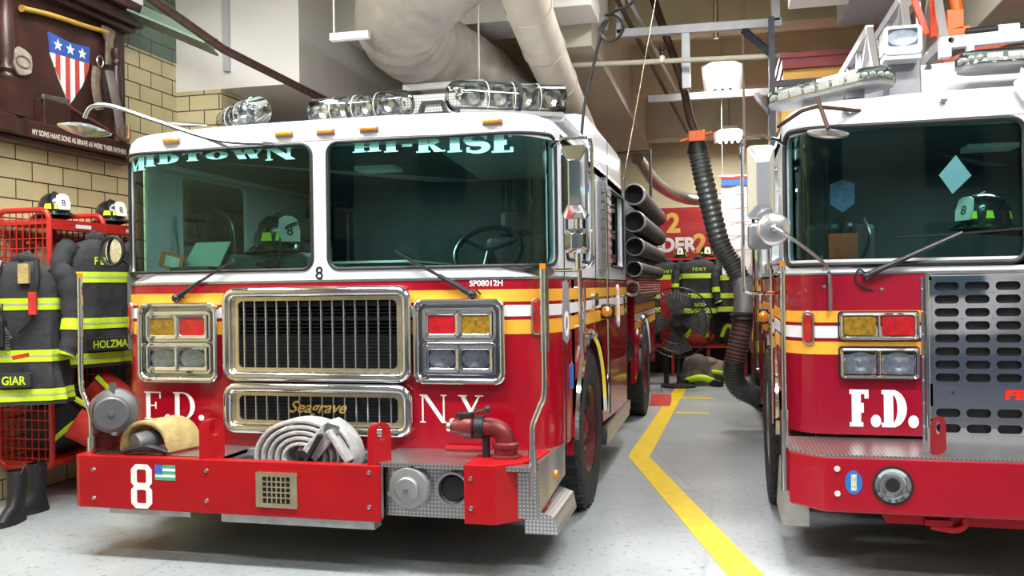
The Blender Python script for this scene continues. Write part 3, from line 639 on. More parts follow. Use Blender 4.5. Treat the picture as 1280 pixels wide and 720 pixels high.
# large intake elbow with grey cap
g = MB(); g.lathe([(.135, 0), (.135, .03), (.125, .04), (.125, .1), (.13, .105), (.13, .13), (.11, .14), (.108, .16)], (-3.80, 4.78, .6), (0, 0, 1), 28)
P = smooth_path([(-3.80, 4.78, .72), (-3.80, 4.77, .79), (-3.77, 4.72, .86), (-3.7, 4.64, .895), (-3.63, 4.58, .89)]); g.tube(P, .105, 20); ie = g.build('intake_elbow', MAROON, T1)
ax = Vector((.55, -1, -.03))
g = MB(); g.lathe([(0, .09), (.09, .09), (.1, .08), (.1, .02), (.135, .0), (.14, -.04), (.105, -.05)], (-3.60, 4.57, .885), ax, 32)
g.lathe([(0, .1), (.015, .1), (.02, .085)], (-3.60, 4.57, .885), ax, 10); g.bar((-3.60, 4.57, .99), (-3.61, 4.57, 1.06), .03, .03)
g.build('intake_cap', RUBG, ie)
g = MB(); g.tube([(-3.7, 4.66, .76), (-3.62, 4.6, .76)], .018, 8); g.ball((-3.61, 4.59, .76), .028); g.build('drain_valve', STEEL, ie)
# discharge elbow with valve on the other end
g = MB(); g.lathe([(.09, 0), (.09, .012), (.066, .02), (.066, .055), (.074, .06), (.074, .08), (.058, .09)], (-1.2, 4.75, .65), (0, 0, 1), 28)
g.tube(smooth_path([(-1.2, 4.75, .72), (-1.2, 4.75, .74), (-1.213, 4.745, .785), (-1.26, 4.74, .815), (-1.33, 4.73, .82)]), .054, 18); de = g.build('discharge_elbow', MAROON, T1)
g = MB(); g.tube([(-1.32, 4.73, .82), (-1.37, 4.725, .82)], .066, 20); g.build('coupling_ring', BLACK, de)
g = MB(); g.lathe([(.05, 0), (.068, .015), (.068, .055), (.05, .08), (.04, .13), (.0, .135)], (-1.37, 4.725, .82), (-1, -.05, 0), 18); g.build('ball_valve', MAROON, de)
g = MB(); g.tube([(-1.43, 4.72, .84), (-1.43, 4.71, .90)], .03, 12); g.tube([(-1.43, 4.71, .89), (-1.29, 4.67, .925)], .009, 8); g.ball((-1.28, 4.665, .93), .02); g.box(-1.47, -1.38, 4.68, 4.74, .88, .90); g.build('valve_lever', BLKP, de)
g = MB(); g.lathe([(0, .0), (.028, .0), (.028, .02)], (-1.51, 4.715, .82), (-1, -.05, 0), 12); g.build('valve_plug', BRASS, de)
g = MB(); g.tube([(-1.31, 4.73, .65), (-1.31, 4.73, .8)], .022, 10); g.build('drain_post', BLACK, T1)
# hinge clip under the grille
g = MB(); g.box(-1.6, -1.4, 4.94, 5.0, .63, .66); g.tube([(-1.62, 4.95, .655), (-1.38, 4.95, .655)], .018, 8); g.build('hinge_clip', BRED, T1)
# marker poles with amber tips
for (x, y, s) in ((-.95, 4.62, 1), (-3.87, 4.62, -1)):
    g = MB(); g.tube(smooth_path([(x, y, 1.70), (x, y, 1.4), (x, y, 1.05), (x - .03 * s, y, .95), (x - .065 * s, y, .86), (x - .07 * s, y, .78), (x - .07 * s, y, .47)]), .016, 10); g.tube([(x - .07 * s, y, .47), (x - .07 * s, y, .72)], .024, 10)
    pl = g.build('bumper_guide_pole', CHROME, T1)
    g = MB(); g.tube([(x, y, 1.70), (x, y, 1.73)], .017, 10); g.build('pole_tip', AMBER, pl)
# wipers
for (a, b, c) in (((-3.44, 1.565), (-3.25, 1.67), (-3.02, 1.80)), ((-1.45, 1.565), (-1.65, 1.68), (-1.93, 1.83))):
    g = MB(); g.tube([(a[0], 4.975, a[1]), (b[0], 4.955, b[1])], [.02, .013], 8); g.tube([(b[0], 4.955, b[1]), (c[0], 4.965, c[1])], .009, 6); g.ball((a[0], 4.97, a[1]), .028)
    g.tube([(a[0] + .05, 4.985, a[1]), (a[0] + .02, 4.975, a[1] + .03)], .006, 6)
    g.build('wiper', BLKP, T1)
# corner marker lamps
for s in (1, -1):
    u = XR - .1 if s > 0 else XL + .1
    g = MB(); g.ring(W1, rr(u, 1.43, .035, .11, .03), rr(u, 1.43, .022, .095, .02), 0, .02); cm = g.build('corner_lamp', STEEL, T1, bevel=.004)
    g = MB(); g.prism(W1, rr(u, 1.43, .022, .095, .02), 0, .028); g.build('red_lens', REDL, cm, bevel=.005)

# roof beacons
def beacon(T, p0, p1, r, lit=4, z=None):
    p0, p1 = Vector(p0), Vector(p1); d = (p1 - p0).normalized(); L = (p1 - p0).length
    g = MB(); prof = [(r * sin(a), -r * .8 * cos(a)) for a in [k * pi / 12 for k in range(7)]] + [(r, L * .5), (r, L), (r * .97, L + .005), (0, L + .01)]
    g.lathe(prof, p0, d, 28); bc = g.build('beacon_lightbar', CLR, T)
    up = Vector((0, 0, 1)); g = MB()
    for k in range(lit):
        c = p0 + d * (L * (k + .5) / lit)
        g.bar(c - d * L * .38 / lit, c + d * L * .38 / lit, .02, r * 1.1); 
        g.lathe([(0, 0), (r * .55, .02), (r * .75, .06)], c + d.cross(up) * .0 , d.cross(up) * (1 if d.cross(up).y < 0 else -1), 16)
    g.build('beacon_reflectors', mat('beacon_reflector', (.6, .62, .66), .2, 1, noise=.3, nscale=30), bc)
    g = MB()
    for k in range(1, lit): 
        c = p0 + d * (L * k / lit); g.lathe([(r * 1.0, -.002), (r * 1.01, -.002), (r * 1.01, .002), (r, .002)], c, d, 28)
    g.build('clear_band', STRW, bc)
    c = p0 + d * L * .55; g = MB(); g.lathe([(r * 1.0, -.012), (r * 1.04, -.012), (r * 1.04, .012), (r, .012)], c, d, 28); g.build('black_band', BLACK, bc)
    g = MB(); g.bar(p0 - up * r * .95, p1 - up * r * .95, .1, .04); g.build('beacon_base', STEEL, bc)
    g = MB(); g.lathe([(.015, -r * .3), (.035, 0), (.02, .03), (0, .035)], p0 + d * .02, d, 12); g.build('bulb', LENS, bc)
beacon(T1, (-3.02, 5.28, 2.81), (-3.42, 5.6, 2.81), .1, 3)
beacon(T1, (-1.98, 5.28, 2.79), (-2.66, 5.42, 2.8), .088, 4)
beacon(T1, (-1.60, 5.22, 2.8), (-1.02, 5.62, 2.82), .1, 4)
g = MB(); g.box(-2.2, -1.45, 5.75, 5.8, 2.68, 2.95); g.build('roof_tread_panel', TREAD, T1)
g = MB(); g.box(-1.88, -1.66, 5.2, 5.3, 2.69, 2.71); g.bar((-1.86, 5.25, 2.7), (-1.83, 5.25, 2.78), .05, .02); g.bar((-1.68, 5.25, 2.7), (-1.71, 5.25, 2.78), .05, .02); g.box(-1.84, -1.7, 5.22, 5.28, 2.76, 2.785); g.build('antenna_bracket', BLKP, T1)
g = MB(); g.box(-1.2, -1.0, 5.6, 6.6, 2.68, 2.73); g.build('roof_vent', WHITE, T1, bevel=.01)

# mirrors on the aisle side
def chrome_mirror(T, x0, x1, z0, z1, y, m=CHROME, dep=.09):
    cx, cz, hw, hh = (x0 + x1) / 2, (z0 + z1) / 2, (x1 - x0) / 2, (z1 - z0) / 2
    M = front(y); g = MB(); A = rr(cx, cz, hw, hh, .03); B = rr(cx + hw * .15, cz - hh * .05, hw * .45, hh * .6, .01)
    n = len(A); g.ring(M, A, B, -.02, .02, dep); g.prism(M, B, dep - .02, dep); g.prism(M, A, -.03, -.01); return g.build('side_mirror', m, T, bevel=.004)
chrome_mirror(T1, -.885, -.735, 1.985, 2.40, 4.88)
mm = chrome_mirror(T1, -.872, -.735, 1.79, 1.93, 4.88, dep=.07)
g = MB(); g.tube(smooth_path([(-.97, 5.05, 2.43), (-.9, 4.9, 2.44), (-.76, 4.87, 2.44), (-.715, 4.87, 2.40), (-.71, 4.87, 2.1), (-.71, 4.87, 1.82), (-.73, 4.88, 1.73), (-.8, 4.9, 1.70), (-.95, 5.0, 1.70)], 5), .011, 8)
g.tube([(-.8, 4.9, 1.70), (-.8, 4.9, 1.79)], .02, 8); g.tube([(-.8, 4.9, 1.93), (-.8, 4.9, 1.99)], .02, 8); g.tube([(-.8, 4.93, 1.7), (-.8, 5.0, 1.2), (-.8, 5.02, 1.25)], .014, 8)
g.build('mirror_bracket', CHROME, T1)
# side grab rails, door lines, handles, badge on the aisle flank
S1 = sideR(XR)
for (y, z0, z1) in ((5.85, 1.3, 1.62), (7.05, .6, 2.5)):
    g = MB(); g.tube([(XR + .05, y, z0), (XR + .05, y, z1)], .013, 8); g.tube([(XR, y, z0 + .03), (XR + .05, y, z0 + .03)], .013, 6); g.tube([(XR, y, z1 - .03), (XR + .05, y, z1 - .03)], .013, 6); g.build('grab_rail', CHROME, T1)
g = MB(); g.box(XR, XR + .004, 5.38, 5.39, .55, 2.5); g.box(XR, XR + .004, 6.75, 6.762, 1.25, 2.5); g.box(XR, XR + .004, 7.55, 7.56, .5, 2.9); g.box(XR, XR + .004, 8.9, 8.92, .45, 2.9); g.build('door_seams', DARK, T1)
g = MB(); g.prism(S1, rr(7.2, 2.1, .28, .36, .03), 0, .03)
for k in range(9): g.box(XR + .03, XR + .045, 6.96, 7.44, 1.8 + k * .07, 1.84 + k * .07)
g.build('louvred_vent', STEEL, T1)
g = MB(); g.prism(S1, [(5.30, 1.28), (5.41, 1.24), (5.52, 1.28), (5.54, 1.45), (5.5, 1.62), (5.41, 1.65), (5.32, 1.62), (5.28, 1.45)], 0, .006); bd = g.build('company_crest', mat('crest_grey', (.3, .3, .33), .5, noise=.3, nscale=60), T1)
g = MB(); g.ring(S1, circ(5.41, 1.37, .08, 20), circ(5.41, 1.37, .05, 20), 0, .009); g.build('crest_ring', WTXT, bd)
g = MB(); g.prism(S1, rr(5.6, 1.02, .05, .08, .01), 0, .006); g.build('side_decal', BLUE, T1)
g = MB(); g.prism(S1, rr(6.62, 1.5, .1, .05, .02), 0, .03); g.prism(S1, rr(8.6, 1.42, .08, .1, .02), 0, .02); g.build('door_handle', CHROME, T1, bevel=.005)
g = MB(); g.box(XR, XR + .1, 7.0, 7.18, 1.34, 1.46); sl = g.build('side_flasher', BLKP, T1, bevel=.02)
g = MB(); g.lathe([(.045, 0), (.04, .03), (0, .045)], (XR + .05, 7.0, 1.4), (.3, -1, 0), 16); g.build('amber_lens', AMBER, sl)
g = MB(); g.ring(S1, rr(8.2, 1.42, .07, .2, .07), rr(8.2, 1.42, .05, .15, .05), 0, .01); g.build('door_medallion', WTXT, T1)
g = MB(); g.box(-1.12, -1.05, 5.1, 5.5, .3, .55); g.add([(-1.12, 4.85, .2), (-.93, 4.85, .2), (-.93, 5.5, .2), (-1.12, 5.5, .2), (-1.12, 4.85, .36), (-.95, 4.85, .3), (-.95, 5.5, .3), (-1.12, 5.5, .36)], [(0, 1, 5, 4), (1, 2, 6, 5), (2, 3, 7, 6), (4, 5, 6, 7), (3, 2, 1, 0)]); g.build('entry_step', TREAD, T1)
g = MB(); g.box(XR - .3, XR + .02, 7.15, 8.9, .3, .36); g.box(XR - .05, XR + .03, 7.1, 8.9, .36, .45); g.build('running_board', STEEL, T1)
# roof-mounted blind spot mirror on a long arm
g = MB(); g.tube(smooth_path([(-2.8, 4.96, 2.53), (-3.1, 4.9, 2.56), (-3.45, 4.78, 2.68), (-3.7, 4.7, 2.77), (-3.82, 4.68, 2.765), (-3.87, 4.68, 2.7)], 6), .013, 8)
g.tube([(-2.8, 4.96, 2.535), (-2.75, 4.99, 2.535)], .02, 10); g.tube([(-3.42, 4.79, 2.67), (-3.35, 5.2, 2.72)], .009, 8); g.tube([(-3.15, 4.88, 2.57), (-3.05, 4.99, 2.52)], .01, 8)
ar = g.build('front_mirror_arm', STEEL, T1)
g = MB(); g.lathe([(0, .035), (.06, .03), (.13, .015), (.175, 0), (.17, -.008), (.1, -.03), (0, -.05)], (-3.87, 4.68, 2.63), (.15, .1, 1), 28, sx=1, sy=.75); g.build('convex_mirror', mat('pale_mirror_back', (.85, .86, .92), .18, .85, noise=.04), ar)
# round mirror beside the lockers
g = MB(); g.lathe([(0, .0), (.09, -.0), (.1, .005), (.105, .02), (.08, .04), (0, .05)], (-4.2, 5.35, 1.9), (.12, 1, 0), 28, sx=.85); rm = g.build('round_mirror', BLACK, T1)
g = MB(); g.lathe([(0, -.006), (.088, -.001)], (-4.2, 5.35, 1.9), (.12, 1, 0), 28, sx=.85); g.build('mirror_glass', CHROME, rm)
g = MB(); g.tube([(-4.2 + .088 * cos(a), 5.335 + .01 * cos(a), 1.9 + .102 * sin(a)) for a in [2 * pi * k / 28 for k in range(28)]], .012, 8, closed=True); g.build('mirror_rim', BLACK, rm)
g = MB(); g.tube(smooth_path([(-4.2, 5.4, 1.86), (-4.1, 5.4, 1.80), (-4.03, 5.38, 1.80), (-3.98, 5.36, 1.75), (-3.97, 5.36, 1.4), (-3.97, 5.36, 1.1), (-3.8, 5.36, 1.02)], 5), .012, 8); g.build('mirror_arm', BLACK, rm)

# wheels
def wheel(T, x, y, r=.57, w=.3, s=1, rimm=None):
    prof = [(r * .56, -w * .45), (r * .8, -w * .5), (r * .94, -w * .48), (r * .995, -w * .38), (r, 0), (r * .995, w * .38), (r * .94, w * .48), (r * .8, w * .5), (r * .56, w * .45)]
    g = MB(); g.lathe(prof, (x, y, r), (s, 0, 0), 48)
    for k in range(40):
        a = 2 * pi * k / 40; c = Vector((x, y + (r + .001) * cos(a), r + (r + .001) * sin(a))); t = Vector((0, -sin(a), cos(a)))
        for e in (-1, 1): g.bar(c + Vector((e * w * .12, 0, 0)), c + Vector((e * w * .44, 0, 0)) + t * .02, .03, .012, up=(0, cos(a), sin(a)))
    tr = g.build('tire', TIRE, T)
    g = MB(); g.lathe([(r * .58, w * .42), (r * .55, w * .44), (r * .5, w * .3), (r * .42, w * .12), (r * .2, w * .08), (r * .18, w * .3), (0, w * .34)], (x, y, r), (s, 0, 0), 32); rm = g.build('rim', rimm or mat('rim_red', (.12, .025, .025), .35, .3, noise=.35, nscale=20), tr)
    g = MB()
    for k in range(10):
        a = 2 * pi * k / 10; c = Vector((x + s * w * .1, y + r * .3 * cos(a), r + r * .3 * sin(a))); g.tube([c, c + Vector((s * .06, 0, 0))], .018, 8)
    g.build('lug_nuts', STEEL, rm)
    g = MB(); g.lathe([(.085, .0), (.08, .05), (.04, .08), (0, .08)], (x + s * w * .1, y, r), (s, 0, 0), 20); g.build('hub', mat('hub_red', (.25, .02, .03), .3, .1, noise=.2), rm)
    return tr
wheel(T1, -1.1, 6.35); wheel(T1, -3.82, 6.35, s=-1); wheel(T1, -1.1, 11.0); wheel(T1, -3.82, 11.0, s=-1)
# dark underside and fender liners
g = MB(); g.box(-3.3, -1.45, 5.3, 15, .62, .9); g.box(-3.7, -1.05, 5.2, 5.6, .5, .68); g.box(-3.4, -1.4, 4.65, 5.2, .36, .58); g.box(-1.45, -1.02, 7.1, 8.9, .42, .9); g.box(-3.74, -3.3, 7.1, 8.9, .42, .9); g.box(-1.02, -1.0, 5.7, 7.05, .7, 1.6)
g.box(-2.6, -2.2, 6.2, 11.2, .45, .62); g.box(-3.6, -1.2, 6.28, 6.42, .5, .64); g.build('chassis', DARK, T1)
# pump panel, hose body behind the cab
g = MB(); g.box(-3.7, -1.12, 8.95, 9.95, .5, 2.5); g.build('pump_panel', STEEL, T1)
g = MB()
for (y, z, r) in ((9.2, 1.3, .09), (9.5, 1.2, .07), (9.75, 1.3, .06), (9.25, 1.0, .05), (9.5, .95, .05), (9.7, 1.0, .05), (9.3, .75, .08), (9.6, .7, .07)):
    g.lathe([(r, 0), (r, .06), (r * .7, .07), (0, .07)], (-1.12, y, z), (1, 0, 0), 16)
g.build('pump_gauges', CHROME, T1)
g = MB()
for k in range(5): g.tube(smooth_path([(-1.1, 9.05 + .15 * k, 1.15), (-1.0, 9.1 + .15 * k, .95 - .05 * (k % 2)), (-1.02, 9.15 + .15 * k, .8), (-1.1, 9.18 + .15 * k, .9)]), .018, 6)
g.build('pump_levers', BLKP, T1)
g = MB(); arch2 = [(11.0 + .7 * cos(radians(a)), .58 + .66 * sin(radians(a))) for a in range(178, 1, -8)]
SB = sideR(-.99)
g.prism(SB, [(9.95, .5)] + arch2 + [(12.9, .5), (12.9, 1.48), (9.95, 1.48)], -.05, 0); g.box(-3.75, -1.05, 9.95, 12.9, .9, 1.48); g.box(-3.75, -1.0, 12.86, 12.9, .5, 1.48); g.build('rear_body', RED, T1)
g = MB(); g.tube([SB(u, v, .01) for u, v in arch2], .03, 6); g.build('wheel_arch_trim', CHROME, T1)
for nm, z0, z1, m in (('gold_stripe', 1.3, 1.38, STRY), ('white_stripe', 1.21, 1.28, STRW), ('gold_stripe', 1.11, 1.19, STRY)):
    g = MB(); g.box(-.99, -.985, 9.95, 12.9, z0, z1); g.build(nm, m, T1)
g = MB(); g.box(-3.7, -1.2, 9.95, 12.8, 1.48, 2.6); g.build('hose_bed', DARK, T1)
g = MB(); g.box(-1.02, -.9, 9.95, 12.85, 1.48, 1.51)
for y in (10.2, 11.4, 12.6): g.box(-1.2, -.95, y, y + .04, 1.5, 2.62)
g.build('hose_rack', STEEL, T1)
# rigid suction hoses racked along the flank
def suction(z, label, r=.115, x=-.89, y0=9.05, y1=12.4, m=BLACK):
    t = thing('suction_hose', label, 'hose', (x, y0, z), 0, 'hard suction hoses racked on the fire engine')
    g = MB(); g.lathe([(r * .8, .25), (r * .8, .02), (r * .86, 0), (r * .97, 0), (r, .02), (r, .1)] , (x, y0, z), (0, 1, 0), 28); g.build('coupling', STEEL, t)
    n = 60; prof = [(r * (.97 + .03 * (i % 2)), .1 + (y1 - y0 - .1) * i / n) for i in range(n + 1)] + [(0, y1 - y0)]
    g = MB(); g.lathe(prof, (x, y0, z), (0, 1, 0), 24); g.build('hose_body', m, t)
    g = MB(); g.lathe([(0, .2), (r * .8, .2)], (x, y0, z), (0, 1, 0), 20); g.build('hose_bore', DARK, t)
suction(2.55, 'topmost black suction hose in the rack on the fire engine flank')
suction(2.27, 'black suction hose second from the top of the engine rack')
suction(2.01, 'black suction hose third from the top of the engine rack', .1)
suction(1.78, 'lowest black suction hose of the rack, above the red hose', .085, -.9)
t = thing('folded_hose', 'reddish folded fire hose with a metal coupling, below the black suction hoses', 'hose', (-.95, 9.1, 1.5))
g = MB()
for i in range(7): g.box(-1.08, -.86, 9.3, 12.3, 1.515 + i * .03, 1.538 + i * .03)
g.build('hose_layers', PINKH, t, bevel=.008); g = MB(); g.tube([(-.97, 9.1, 1.67), (-.97, 9.9, 1.67)], .05, 12); g.tube([(-1.05, 9.15, 1.75), (-1.05, 9.9, 1.75)], .05, 12); g.build('hose_ends', PINKH, t)
g = MB(); g.lathe([(.05, .15), (.055, .02), (.075, 0), (.085, 0), (.085, .12), (.07, .14)], (-.93, 9.02, 1.58), (0, 1, 0), 20); g.build('coupling', STEEL, t)
# ================================================================ FIRE TRUCK 2 (ladder truck with the big perforated grille)
X2L, X2R, Y2, R2 = .36, 3.02, 5.4, .24
W2 = wrap(X2L, X2R, Y2, R2); F2 = front(Y2)
T2 = thing('fire_truck', 'red and white ladder truck with a perforated chrome grille beside the aisle', 'fire truck', (1.69, 9.5, 0))
VE = X2R - R2 + R2 * pi / 2 + .45; VL = X2L + R2 - R2 * pi / 2 - .45
RED2 = mat('ladder_truck_red', (.28, .004, .02), .2, 0, .5, spec=.35, noise=.1, nscale=2, bump=.03, bscale=3)
g = MB(); g.sheet(W2, VL, VE, .72, 1.66, -.04, 0, un=90); g.build('front_body_panel', RED2, T2)
for nm, z0, z1, m in (('gold_stripe', 1.372, 1.44, STRY), ('white_stripe', 1.282, 1.352, STRW), ('gold_stripe', 1.185, 1.26, STRY)):
    g = MB(); g.sheet(W2, VL, 1.115, z0, z1, 0, .003, un=60); g.box(X2L - .004, X2L, 6.0, 9.2, z0, z1); g.build(nm, m, T2)
g = MB(); g.sheet(W2, VL, VE, 1.66, 1.74, -.04, 0, un=90); g.build('white_belt', WHITE, T2)
g = MB(); g.sheet(W2, VL, VE, 1.652, 1.664, 0, .005, un=80); g.build('belt_trim', STEEL, T2)
g = MB()
GL2 = []
for (ua, ub, a, b) in ((VL, 1.69, .29, 1.64), (1.69, VE, 1.74, 3.035)):
    c, hw = (a + b) / 2, (b - a) / 2; ushell(g, W2, ua, ub, c, 2.11, hw, .405, .08, 1.69, 2.56); GL2.append((c, hw))
g.build('windshield_surround', WHITE, T2)
for (c, hw) in GL2:
    g = MB(); g.sheet(W2, c - hw, c + hw, 1.71, 2.51, -.03, -.024, un=60); ws_ = g.build('windshield', WSH, T2)
    g = MB(); g.tube([W2(u, v, .002) for u, v in rr(c, 2.11, hw - .004, .401, .08, 6, 20)], .016, 6, closed=True); g.build('windshield_gasket', BLACK, ws_)
def crown2(z): return lambda x, y: z - .05 * abs((x - 1.69) / 1.33) ** 3
g = MB(); loft(g, [(plan(X2L, X2R, Y2 - .004, 9.2, .26, i), crown2(z)) for i, z in ((0, 2.53), (0, 2.62), (.012, 2.66), (.04, 2.69), (.09, 2.705), (.2, 2.71))]); g.build('roof', WHITE, T2)
g = MB(); loft(g, [(plan(.85, 2.6, 5.75, 9.0, .1, i), z) for i, z in ((0, 2.7), (0, 2.86), (.05, 2.9))]); g.build('raised_roof_deck', WHITE, T2)
# flank facing the aisle
SL = sideL(X2L)
arch = [(6.75 + .70 * cos(radians(a)), .58 + .68 * sin(radians(a))) for a in range(178, 1, -8)]
g = MB(); g.prism(SL, [(5.98, .55)] + arch + [(7.5, .5), (9.2, .5), (9.2, 1.665), (5.98, 1.665)], -.05, 0); g.build('cab_side_panel', RED2, T2)
g = MB(); g.tube([SL(u, v, .015) for u, v in arch], .035, 8); g.build('wheel_arch_trim', CHROME, T2)
g = MB(); g.ring(SL, rr(6.55, 2.1, .85, .45, .02), rr(6.5, 2.12, .66, .34, .06), -.05, 0); g.ring(SL, rr(8.3, 2.1, .9, .45, .02), rr(8.4, 2.12, .55, .34, .06), -.05, 0); g.build('cab_side_window_surround', WHITE, T2)
g = MB(); g.sheet(SL, 5.84, 7.16, 1.78, 2.46, -.035, -.03); g.build('side_window', WSH, T2)
g = MB(); g.sheet(SL, 7.85, 8.95, 1.78, 2.46, -.035, -.03); g.build('side_window', WSH, T2)
g = MB(); g.box(X2R - .05, X2R, 5.9, 9.2, .55, 2.6); g.build('far_side_panel', RED2, T2)
# interior
g = MB(); g.box(X2L + .06, X2R - .06, 5.5, 6.0, 1.2, 1.735); g.build('dashboard', DASH, T2, bevel=.03)
g = MB(); g.box(1.55, 1.85, 6.2, 6.4, 2.46, 2.49); g.build('added_cab_lamp', STRW, T2)
area_light('added_cab_fill', (1.7, 6.3, 2.45), (.3, .2), 16, (.85, 1, .97))  # added lamp and panel, brightening the ladder truck interior
g = MB(); g.box(X2L + .06, X2R - .06, 5.55, 9.1, 2.49, 2.52); g.box(X2L + .06, X2R - .06, 9.06, 9.1, .8, 2.5); g.box(X2L + .3, X2R - .06, 7.4, 7.45, .8, 2.5); g.box(X2L + .2, X2R - .2, 5.75, 9.1, .75, .85); g.build('cabin_lining', CABIN, T2)
for x in (.85, 2.4):
    g = MB(); g.box(x - .25, x + .25, 6.5, 6.95, 1.2, 1.4); g.box(x - .24, x + .24, 6.85, 7.0, 1.4, 2.05); g.build('seat', SEAT, T2, bevel=.05)
g = MB(); g.tube([(.82, 6.6, 1.55), (.82, 6.6, 1.98)], .1, 16); g.ball((.82, 6.6, 1.98), .1, 16); g.tube(smooth_path([(.9, 6.5, 1.7), (.98, 6.45, 1.9), (.95, 6.5, 2.05)]), .014, 6); br = g.build('breathing_air_cylinder', BLKP, T2)
g = MB(); g.box(.77, .87, 6.49, 6.505, 1.75, 1.8); g.box(.77, .87, 6.49, 6.505, 1.83, 1.86); g.build('cylinder_label', WTXT, br)
g = MB(); M_ = front(6.55); g.prism(M_, [(.82, 2.1), (.9, 2.16), (.9, 2.3), (.82, 2.33), (.74, 2.3), (.74, 2.16)], 0, .02); g.build('seat_back_crest', mat('crest_blue', (.25, .35, .6), .5, noise=.3, nscale=30), T2)
g = MB(); c = Vector((2.35, 6.05, 1.85)); ax = Vector((0, -.75, .66)).normalized(); bx = Vector((1, 0, 0)); cx_ = ax.cross(bx)
g.tube([c + (bx * cos(t) + cx_ * sin(t)) * .23 for t in [2 * pi * k / 28 for k in range(28)]], .018, 8, closed=True); g.tube([c, c - ax * .3], .04, 8); g.build('steering_wheel', BLKP, T2)
g = MB(); M_ = lambda u, v, w: W2(u, v, w - .022); g.prism(M_, [(1.29, 2.32), (1.20, 2.21), (1.27, 2.10), (1.37, 2.2)], 0, .002); g.build('diamond_sticker', mat('teal_sticker', (.06, .2, .22), .5, noise=.05), T2)
g = MB(); g.box(.62, .78, 5.55, 5.6, 1.74, 1.90); g.box(.64, .76, 5.545, 5.605, 1.76, 1.88); g.build('dash_frame', mat('orange_red_plastic', (.6, .1, .03), .4, noise=.1), T2)
g = MB()
for k in range(12): g.box(1.42 + k * .04, 1.44 + k * .04, 5.52, 5.8, 1.735, 1.745)
g.build('dash_vent', BLKP, T2)
# headlights: two separate rows
def lamp_row(x0, x1, z0, z1, cols):
    cx, cz, hw, hh = (x0 + x1) / 2, (z0 + z1) / 2, (x1 - x0) / 2, (z1 - z0) / 2
    g = MB(); g.ring(F2, rr(cx, cz, hw, hh, .02), rr(cx, cz, hw - .022, hh - .02, .015), 0, .04, .03); g.box(cx - .008, cx + .008, 0, .034, cz - hh + .01, cz + hh - .01, lambda u, w, v: F2(u, v, w)); bz = g.build('headlight_housing', CHROME, T2, bevel=.006)
    g = MB(); g.ring(F2, rr(cx, cz, hw + .006, hh + .006, .02), rr(cx, cz, hw - .004, hh - .004, .015), 0, .008); g.build('housing_seal', BLACK, bz)
    for k, c in enumerate(cols):
        xc = x0 + (x1 - x0) * (.26 + .48 * k); w2 = (x1 - x0) / 4 - .02
        if c in 'ra':
            g = MB(); g.prism(F2, rr(xc, cz, w2, hh - .026, .012), .004, .03); g.build({'r': 'red_turn_lens', 'a': 'amber_turn_lens'}[c], REDL if c == 'r' else DAMB, bz, bevel=.004)
        else:
            g = MB(); g.lathe([(0, .004), (.02, .005), (.06, .014), (.085, .028)], F2(xc, cz, 0), (0, -1, 0), 24, xref=(1, 0, 0), sx=w2 / .085, sy=(hh - .026) / .085); g.lathe([(.0, .03), (.012, .026), (.014, .006)], F2(xc, cz, 0), (0, -1, 0), 12); g.prism(F2, rr(xc, cz, w2, hh - .026, .012), .001, .003); g.build('headlamp_reflector', MATS['lamp_reflector'], bz)
            g = MB(); g.prism(F2, rr(xc, cz, w2, hh - .026, .012), .03, .036); g.build('headlamp_glass', LENS, bz)
lamp_row(.648, 1.076, 1.272, 1.432, 'ar'); lamp_row(.648, 1.076, 1.048, 1.228, 'cc')
g = MB(); g.glyphs(F2, 'F.D.', .215, .70, .768, .004, xs=.78, T=.3, t=.12, gap=.02); g.build('fd_lettering', WTXT, T2)
# perforated chrome grille
gx0, gx1, gz0, gz1 = 1.125, 2.255, .697, 1.635
cols_n = 7; pitch = (gx1 - gx0 - .03) / cols_n; rows = []
z = 1.575
for k in range(8): rows.append(z - k * .0735)
rows += [.862, .775]
g = MB()
hwS, hhS = pitch * .40, .024
for i in range(cols_n):
    xc = gx0 + .015 + pitch * (i + .5)
    for zc in rows:
        B = rr(xc, zc, hwS, hhS, .022, 4, 2); A = []
        for (u, v) in B:
            du, dv = (u - xc) / (pitch / 2), (v - zc) / .03675
            k = 1 / max(abs(du), abs(dv)); A.append((xc + (u - xc) * k, zc + (v - zc) * k))
        g.ring(F2, A, B, .03, .036)
g.box(gx0, gx1, .03, .036, .899, rows[7] - .036, lambda u, w, v: F2(u, v, w)); g.box(gx0, gx1, .03, .036, rows[0] + .036, gz1, lambda u, w, v: F2(u, v, w)); g.box(gx0, gx1, .03, .036, gz0, rows[-1] - .036, lambda u, w, v: F2(u, v, w))
g.box(gx0, gx1, .03, .036, rows[-1] + .036, rows[-2] - .036, lambda u, w, v: F2(u, v, w))
g.box(gx0, gx0 + .016, .03, .036, gz0, gz1, lambda u, w, v: F2(u, v, w)); g.box(gx1 - .016, gx1, .03, .036, gz0, gz1, lambda u, w, v: F2(u, v, w))
MIRR = mat('polished_grille', (.86, .87, .9), .035, 1, bump=.02, bscale=2.5)
gr2 = g.build('radiator_grille', MIRR, T2)
g = MB(); g.prism(F2, rr((gx0 + gx1) / 2, (gz0 + gz1) / 2, (gx1 - gx0) / 2 - .01, (gz1 - gz0) / 2 - .01, .02), .001, .012); g.build('grille_backing', DARK, gr2)
g = MB(); g.ring(F2, rr((gx0 + gx1) / 2, (gz0 + gz1) / 2, (gx1 - gx0) / 2 + .018, (gz1 - gz0) / 2 + .016, .02), rr((gx0 + gx1) / 2, (gz0 + gz1) / 2, (gx1 - gx0) / 2 - .002, (gz1 - gz0) / 2 - .002, .01), 0, .045); g.build('grille_frame', CHROME, gr2, bevel=.005)
